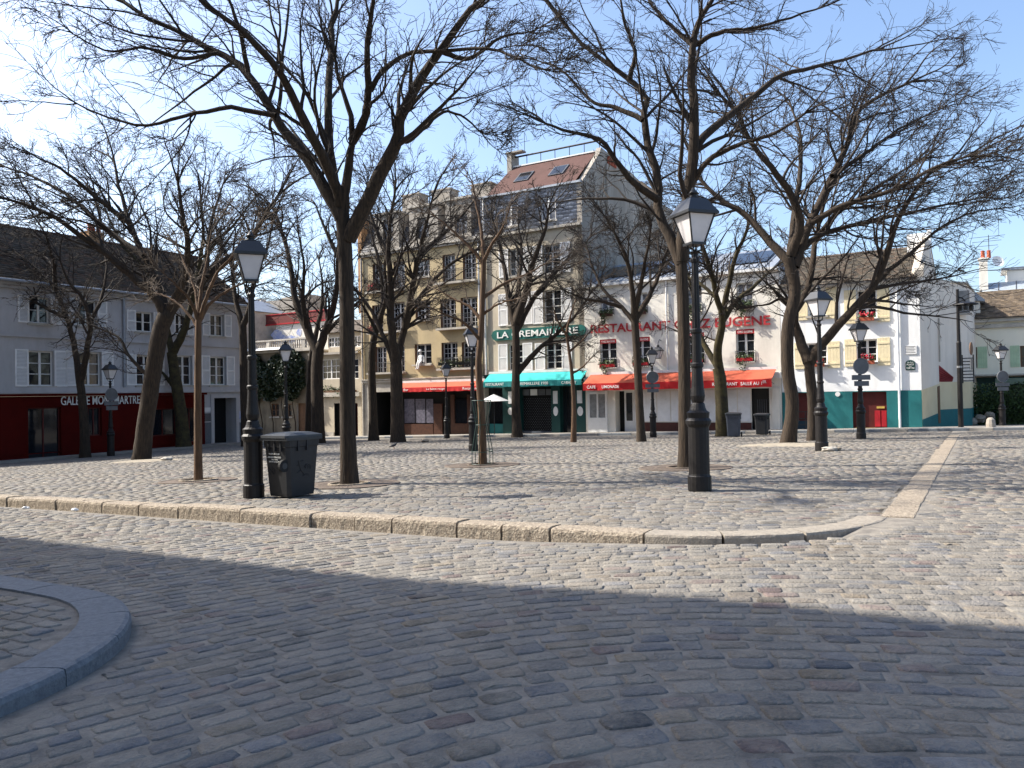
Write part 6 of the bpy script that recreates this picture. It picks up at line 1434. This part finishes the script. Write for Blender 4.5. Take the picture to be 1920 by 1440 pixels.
tree('thin dark trunk left of the cafe awning, crossing the beige windows', (700, 826),
     [(700, 826), (699, 760), (697, 690), (700, 640), (713, 600)],
     [([(712, 605), (718, 560), (712, 500), (700, 450), (690, 410)], 6, .3), ([(705, 620), (690, 590), (672, 560)], 4, -.3), ([(713, 600), (725, 550), (722, 490), (735, 440)], 5, -.4)],
     .28, .9, 11, r_top=.17, rmin=.011)
tree('dark forked tree before the planted ledge, just left of the big trunk', (596, 831),
     [(596, 831), (595, 760), (594, 690), (597, 655)],
     [([(595, 660), (572, 610), (553, 560), (545, 500), (530, 440), (515, 390)], 9, .3), ([(598, 655), (610, 620), (624, 580), (632, 530), (633, 480), (640, 430)], 9, -.2), ([(575, 615), (567, 560), (570, 500), (560, 440)], 5, -.4), ([(606, 630), (650, 585), (690, 550)], 5, .4), ([(633, 480), (610, 430), (590, 380)], 5, .4)],
     .36, 1., 12, r_top=.3, rmin=.011)
tree('slender trunk standing close behind the left side of the forked tree', (579, 828),
     [(579, 828), (580, 750), (583, 680), (588, 640)],
     [([(588, 645), (600, 590), (605, 540), (598, 480)], 5, .3), ([(587, 645), (575, 590), (560, 540), (540, 500)], 5, .5)],
     .24, .8, 13, r_top=.17, rmin=.011)
tree('slim young tree with pale twigs left of the near street lamp', (372, 901),
     [(372, 901), (371, 800), (371, 700), (372, 600)],
     [([(373, 605), (392, 572), (425, 545), (458, 528), (480, 500)], 3.5, .3), ([(373, 600), (388, 555), (405, 515), (435, 480), (480, 435)], 4, -.2), ([(373, 600), (377, 545), (388, 490), (396, 430)], 4, .3), ([(371, 600), (355, 560), (330, 535), (300, 505)], 3.5, -.3), ([(371, 612), (345, 580), (320, 560), (290, 548)], 3, .4), ([(372, 590), (365, 540), (345, 490), (330, 460)], 3, .5)],
     .09, .8, 14, M_barkyoung, M_twigpale, r_top=.065, rmin=.006, young=True, levels=3)
tree('thick leaning tree with wide crown before the red gallery front', (265, 861),
     [(265, 861), (272, 800), (281, 740), (290, 680), (301, 620), (312, 590)],
     [([(312, 595), (335, 560), (385, 520), (430, 485), (470, 450), (500, 400), (525, 360)], 12, .2), ([(308, 590), (290, 555), (250, 520), (190, 470), (120, 420), (60, 388), (0, 368)], 9, -.2), ([(310, 590), (300, 540), (270, 480), (245, 420), (225, 355), (212, 290)], 9, .3), ([(318, 580), (345, 520), (352, 460), (342, 400), (332, 330)], 9, -.4),
      ([(284, 715), (262, 690), (240, 665), (225, 635), (200, 622), (150, 600)], 4, .2), ([(270, 480), (200, 430), (130, 370), (60, 330), (0, 310)], 6, .4), ([(385, 520), (390, 460), (400, 400), (420, 340)], 6, .5), ([(245, 420), (180, 370), (120, 320), (60, 290)], 5, -.5)],
     .3, 1.2, 15, M_bark, r_top=.3, rmin=.0085)
tree('dark forked tree directly behind the leaning one, before the gallery window', (345, 841),
     [(347, 841), (340, 780), (331, 720), (322, 660)],
     [([(323, 665), (312, 610), (302, 550), (290, 500)], 7, .3), ([(325, 660), (345, 620), (358, 575), (372, 510), (382, 440), (376, 370)], 8, -.2), ([(333, 735), (318, 715), (306, 700), (290, 692)], 5, .3), ([(372, 510), (400, 460), (440, 420), (470, 380)], 5, .3), ([(302, 550), (270, 500), (230, 460), (200, 400)], 5, -.3)],
     .37, 1., 16, M_barkmoss, r_top=.25, rmin=.011)
tree('dark two-stemmed tree at far left before the gallery sign', (160, 858),
     [(160, 858), (158, 800), (154, 750), (150, 715)],
     [([(150, 720), (140, 650), (125, 595), (105, 545), (70, 505), (20, 465)], 6, .2), ([(151, 715), (163, 660), (168, 605), (155, 560), (130, 530), (110, 480)], 6, -.2), ([(125, 595), (90, 580), (50, 555), (0, 520)], 4, .4), ([(105, 545), (100, 490), (85, 440), (60, 400)], 4, -.4), ([(168, 605), (190, 560), (200, 500), (190, 450)], 4, .4)],
     .22, 1., 17, r_top=.17, rmin=.0095)
tree('dark tree right behind the left street lamp at the end of the gallery', (462, 826),
     [(464, 826), (459, 760), (457, 690), (455, 610)],
     [([(455, 615), (442, 560), (436, 500), (442, 430)], 6, .3), ([(456, 610), (470, 570), (478, 520), (500, 470), (510, 420)], 6, -.2), ([(436, 500), (410, 450), (400, 390)], 4, .4), ([(478, 520), (470, 460), (480, 400)], 4, .4)],
     .26, 1., 18, r_top=.19, rmin=.011, depth=42)
# --- iron grates round the trunks
for i, ((q, r), lb) in enumerate(zip(TREE_PITS, ('big front tree', 'tall tree behind the right lamp', 'young caged tree at the centre', 'slim pale-twigged tree at left'))):
    p = G(*q); e = empty('tree_grate', p, 0, 'round rusty iron grate at the foot of the %s' % lb, 'tree grate', 'round tree grates')
    nx, ny = SX, SY; e.rotation_euler = (math.atan(SY), -math.atan(SX), 0)
    MB().lathe([(r, -.03), (r, .012), (r-.06, .014), (r-.06, -.03)], 40).build('outer_ring', M_grate, e)
    MB().lathe([(r*.66, -.03), (r*.66, .01), (r*.66-.05, .01), (r*.66-.05, -.03)], 36).build('middle_ring', M_grate, e)
    MB().lathe([(.40, -.03), (.40, .03), (.355, .032), (.355, -.03)], 30).build('inner_rim', M_kerb if i in (0, 3) else M_grate, e)
    mb = MB(); n = 56
    for k in range(n):
        t = 2*math.pi*k/n; c_, s_ = math.cos(t), math.sin(t)
        for (ra, rb, w) in ((.405, r*.66-.055, .016), (r*.66+.005, r-.065, .03)):
            P = [(ra*c_-w*s_, ra*s_+w*c_), (ra*c_+w*s_, ra*s_-w*c_), (rb*c_+w*1.5*s_, rb*s_-w*1.5*c_), (rb*c_-w*1.5*s_, rb*s_+w*1.5*c_)]
            mb.prism([(x, y, -.02) for x, y in P[::-1]], (0, 0, .028))
    mb.build('bars', M_grate, e)
    MB().add([(.38*math.cos(t*math.pi/10), .38*math.sin(t*math.pi/10), -.002) for t in range(20)], [tuple(range(20))]).build('soil', M_sandpit, e)
# sand round two other trunks
for (px, py, r, lb) in ((272, 864, 1.2, 'patch of pale sand round the foot of the leaning tree'), (1478, 834, 1.5, 'patch of pale sand round the foot of the spreading tree')):
    p = G(px, py); V = []; n = 26; RG = random.Random(px)
    V = [(p.x, p.y, zg(p.x, p.y)+.05)]; rr = [r*RG.uniform(.75, 1.15) for _ in range(n)]
    for k in range(n): x, y = p.x+rr[k]*.55*math.cos(2*math.pi*k/n), p.y+rr[k]*.55*math.sin(2*math.pi*k/n); V.append((x, y, zg(x, y)+.035))
    for k in range(n): x, y = p.x+rr[k]*math.cos(2*math.pi*k/n), p.y+rr[k]*math.sin(2*math.pi*k/n); V.append((x, y, zg(x, y)-.0))
    o = MB(); o.v = V; o.f = [(0, 1+k, 1+(k+1) % n) for k in range(n)]+[(1+k, 1+n+k, 1+n+(k+1) % n, 1+(k+1) % n) for k in range(n)]
    o.build('sand_patch', M_sandpit, None, label=lb, cat='sand')
# tree guard
p = G(905, 871); e = empty('tree_guard', p, rad(15), 'dark green iron guard of thin bars round the young central tree', 'tree guard'); s_ = p.y/FPX; H_ = 120*s_
n = 6
for k in range(n):
    t = 2*math.pi*k/n; MB().tube([(.27*math.cos(t), .27*math.sin(t), 0), (.27*math.cos(t), .27*math.sin(t), .32), (.15*math.cos(t), .15*math.sin(t), H_*.62), (.24*math.cos(t), .24*math.sin(t), H_)], .011, 5).build('bar', M_guard, e)
for z, r in ((.02, .27), (.33, .27), (H_*.62, .155), (H_, .245)):
    MB().tube([(r*math.cos(2*math.pi*k/18), r*math.sin(2*math.pi*k/18), z) for k in range(19)], .01, 4).build('hoop', M_guard, e)
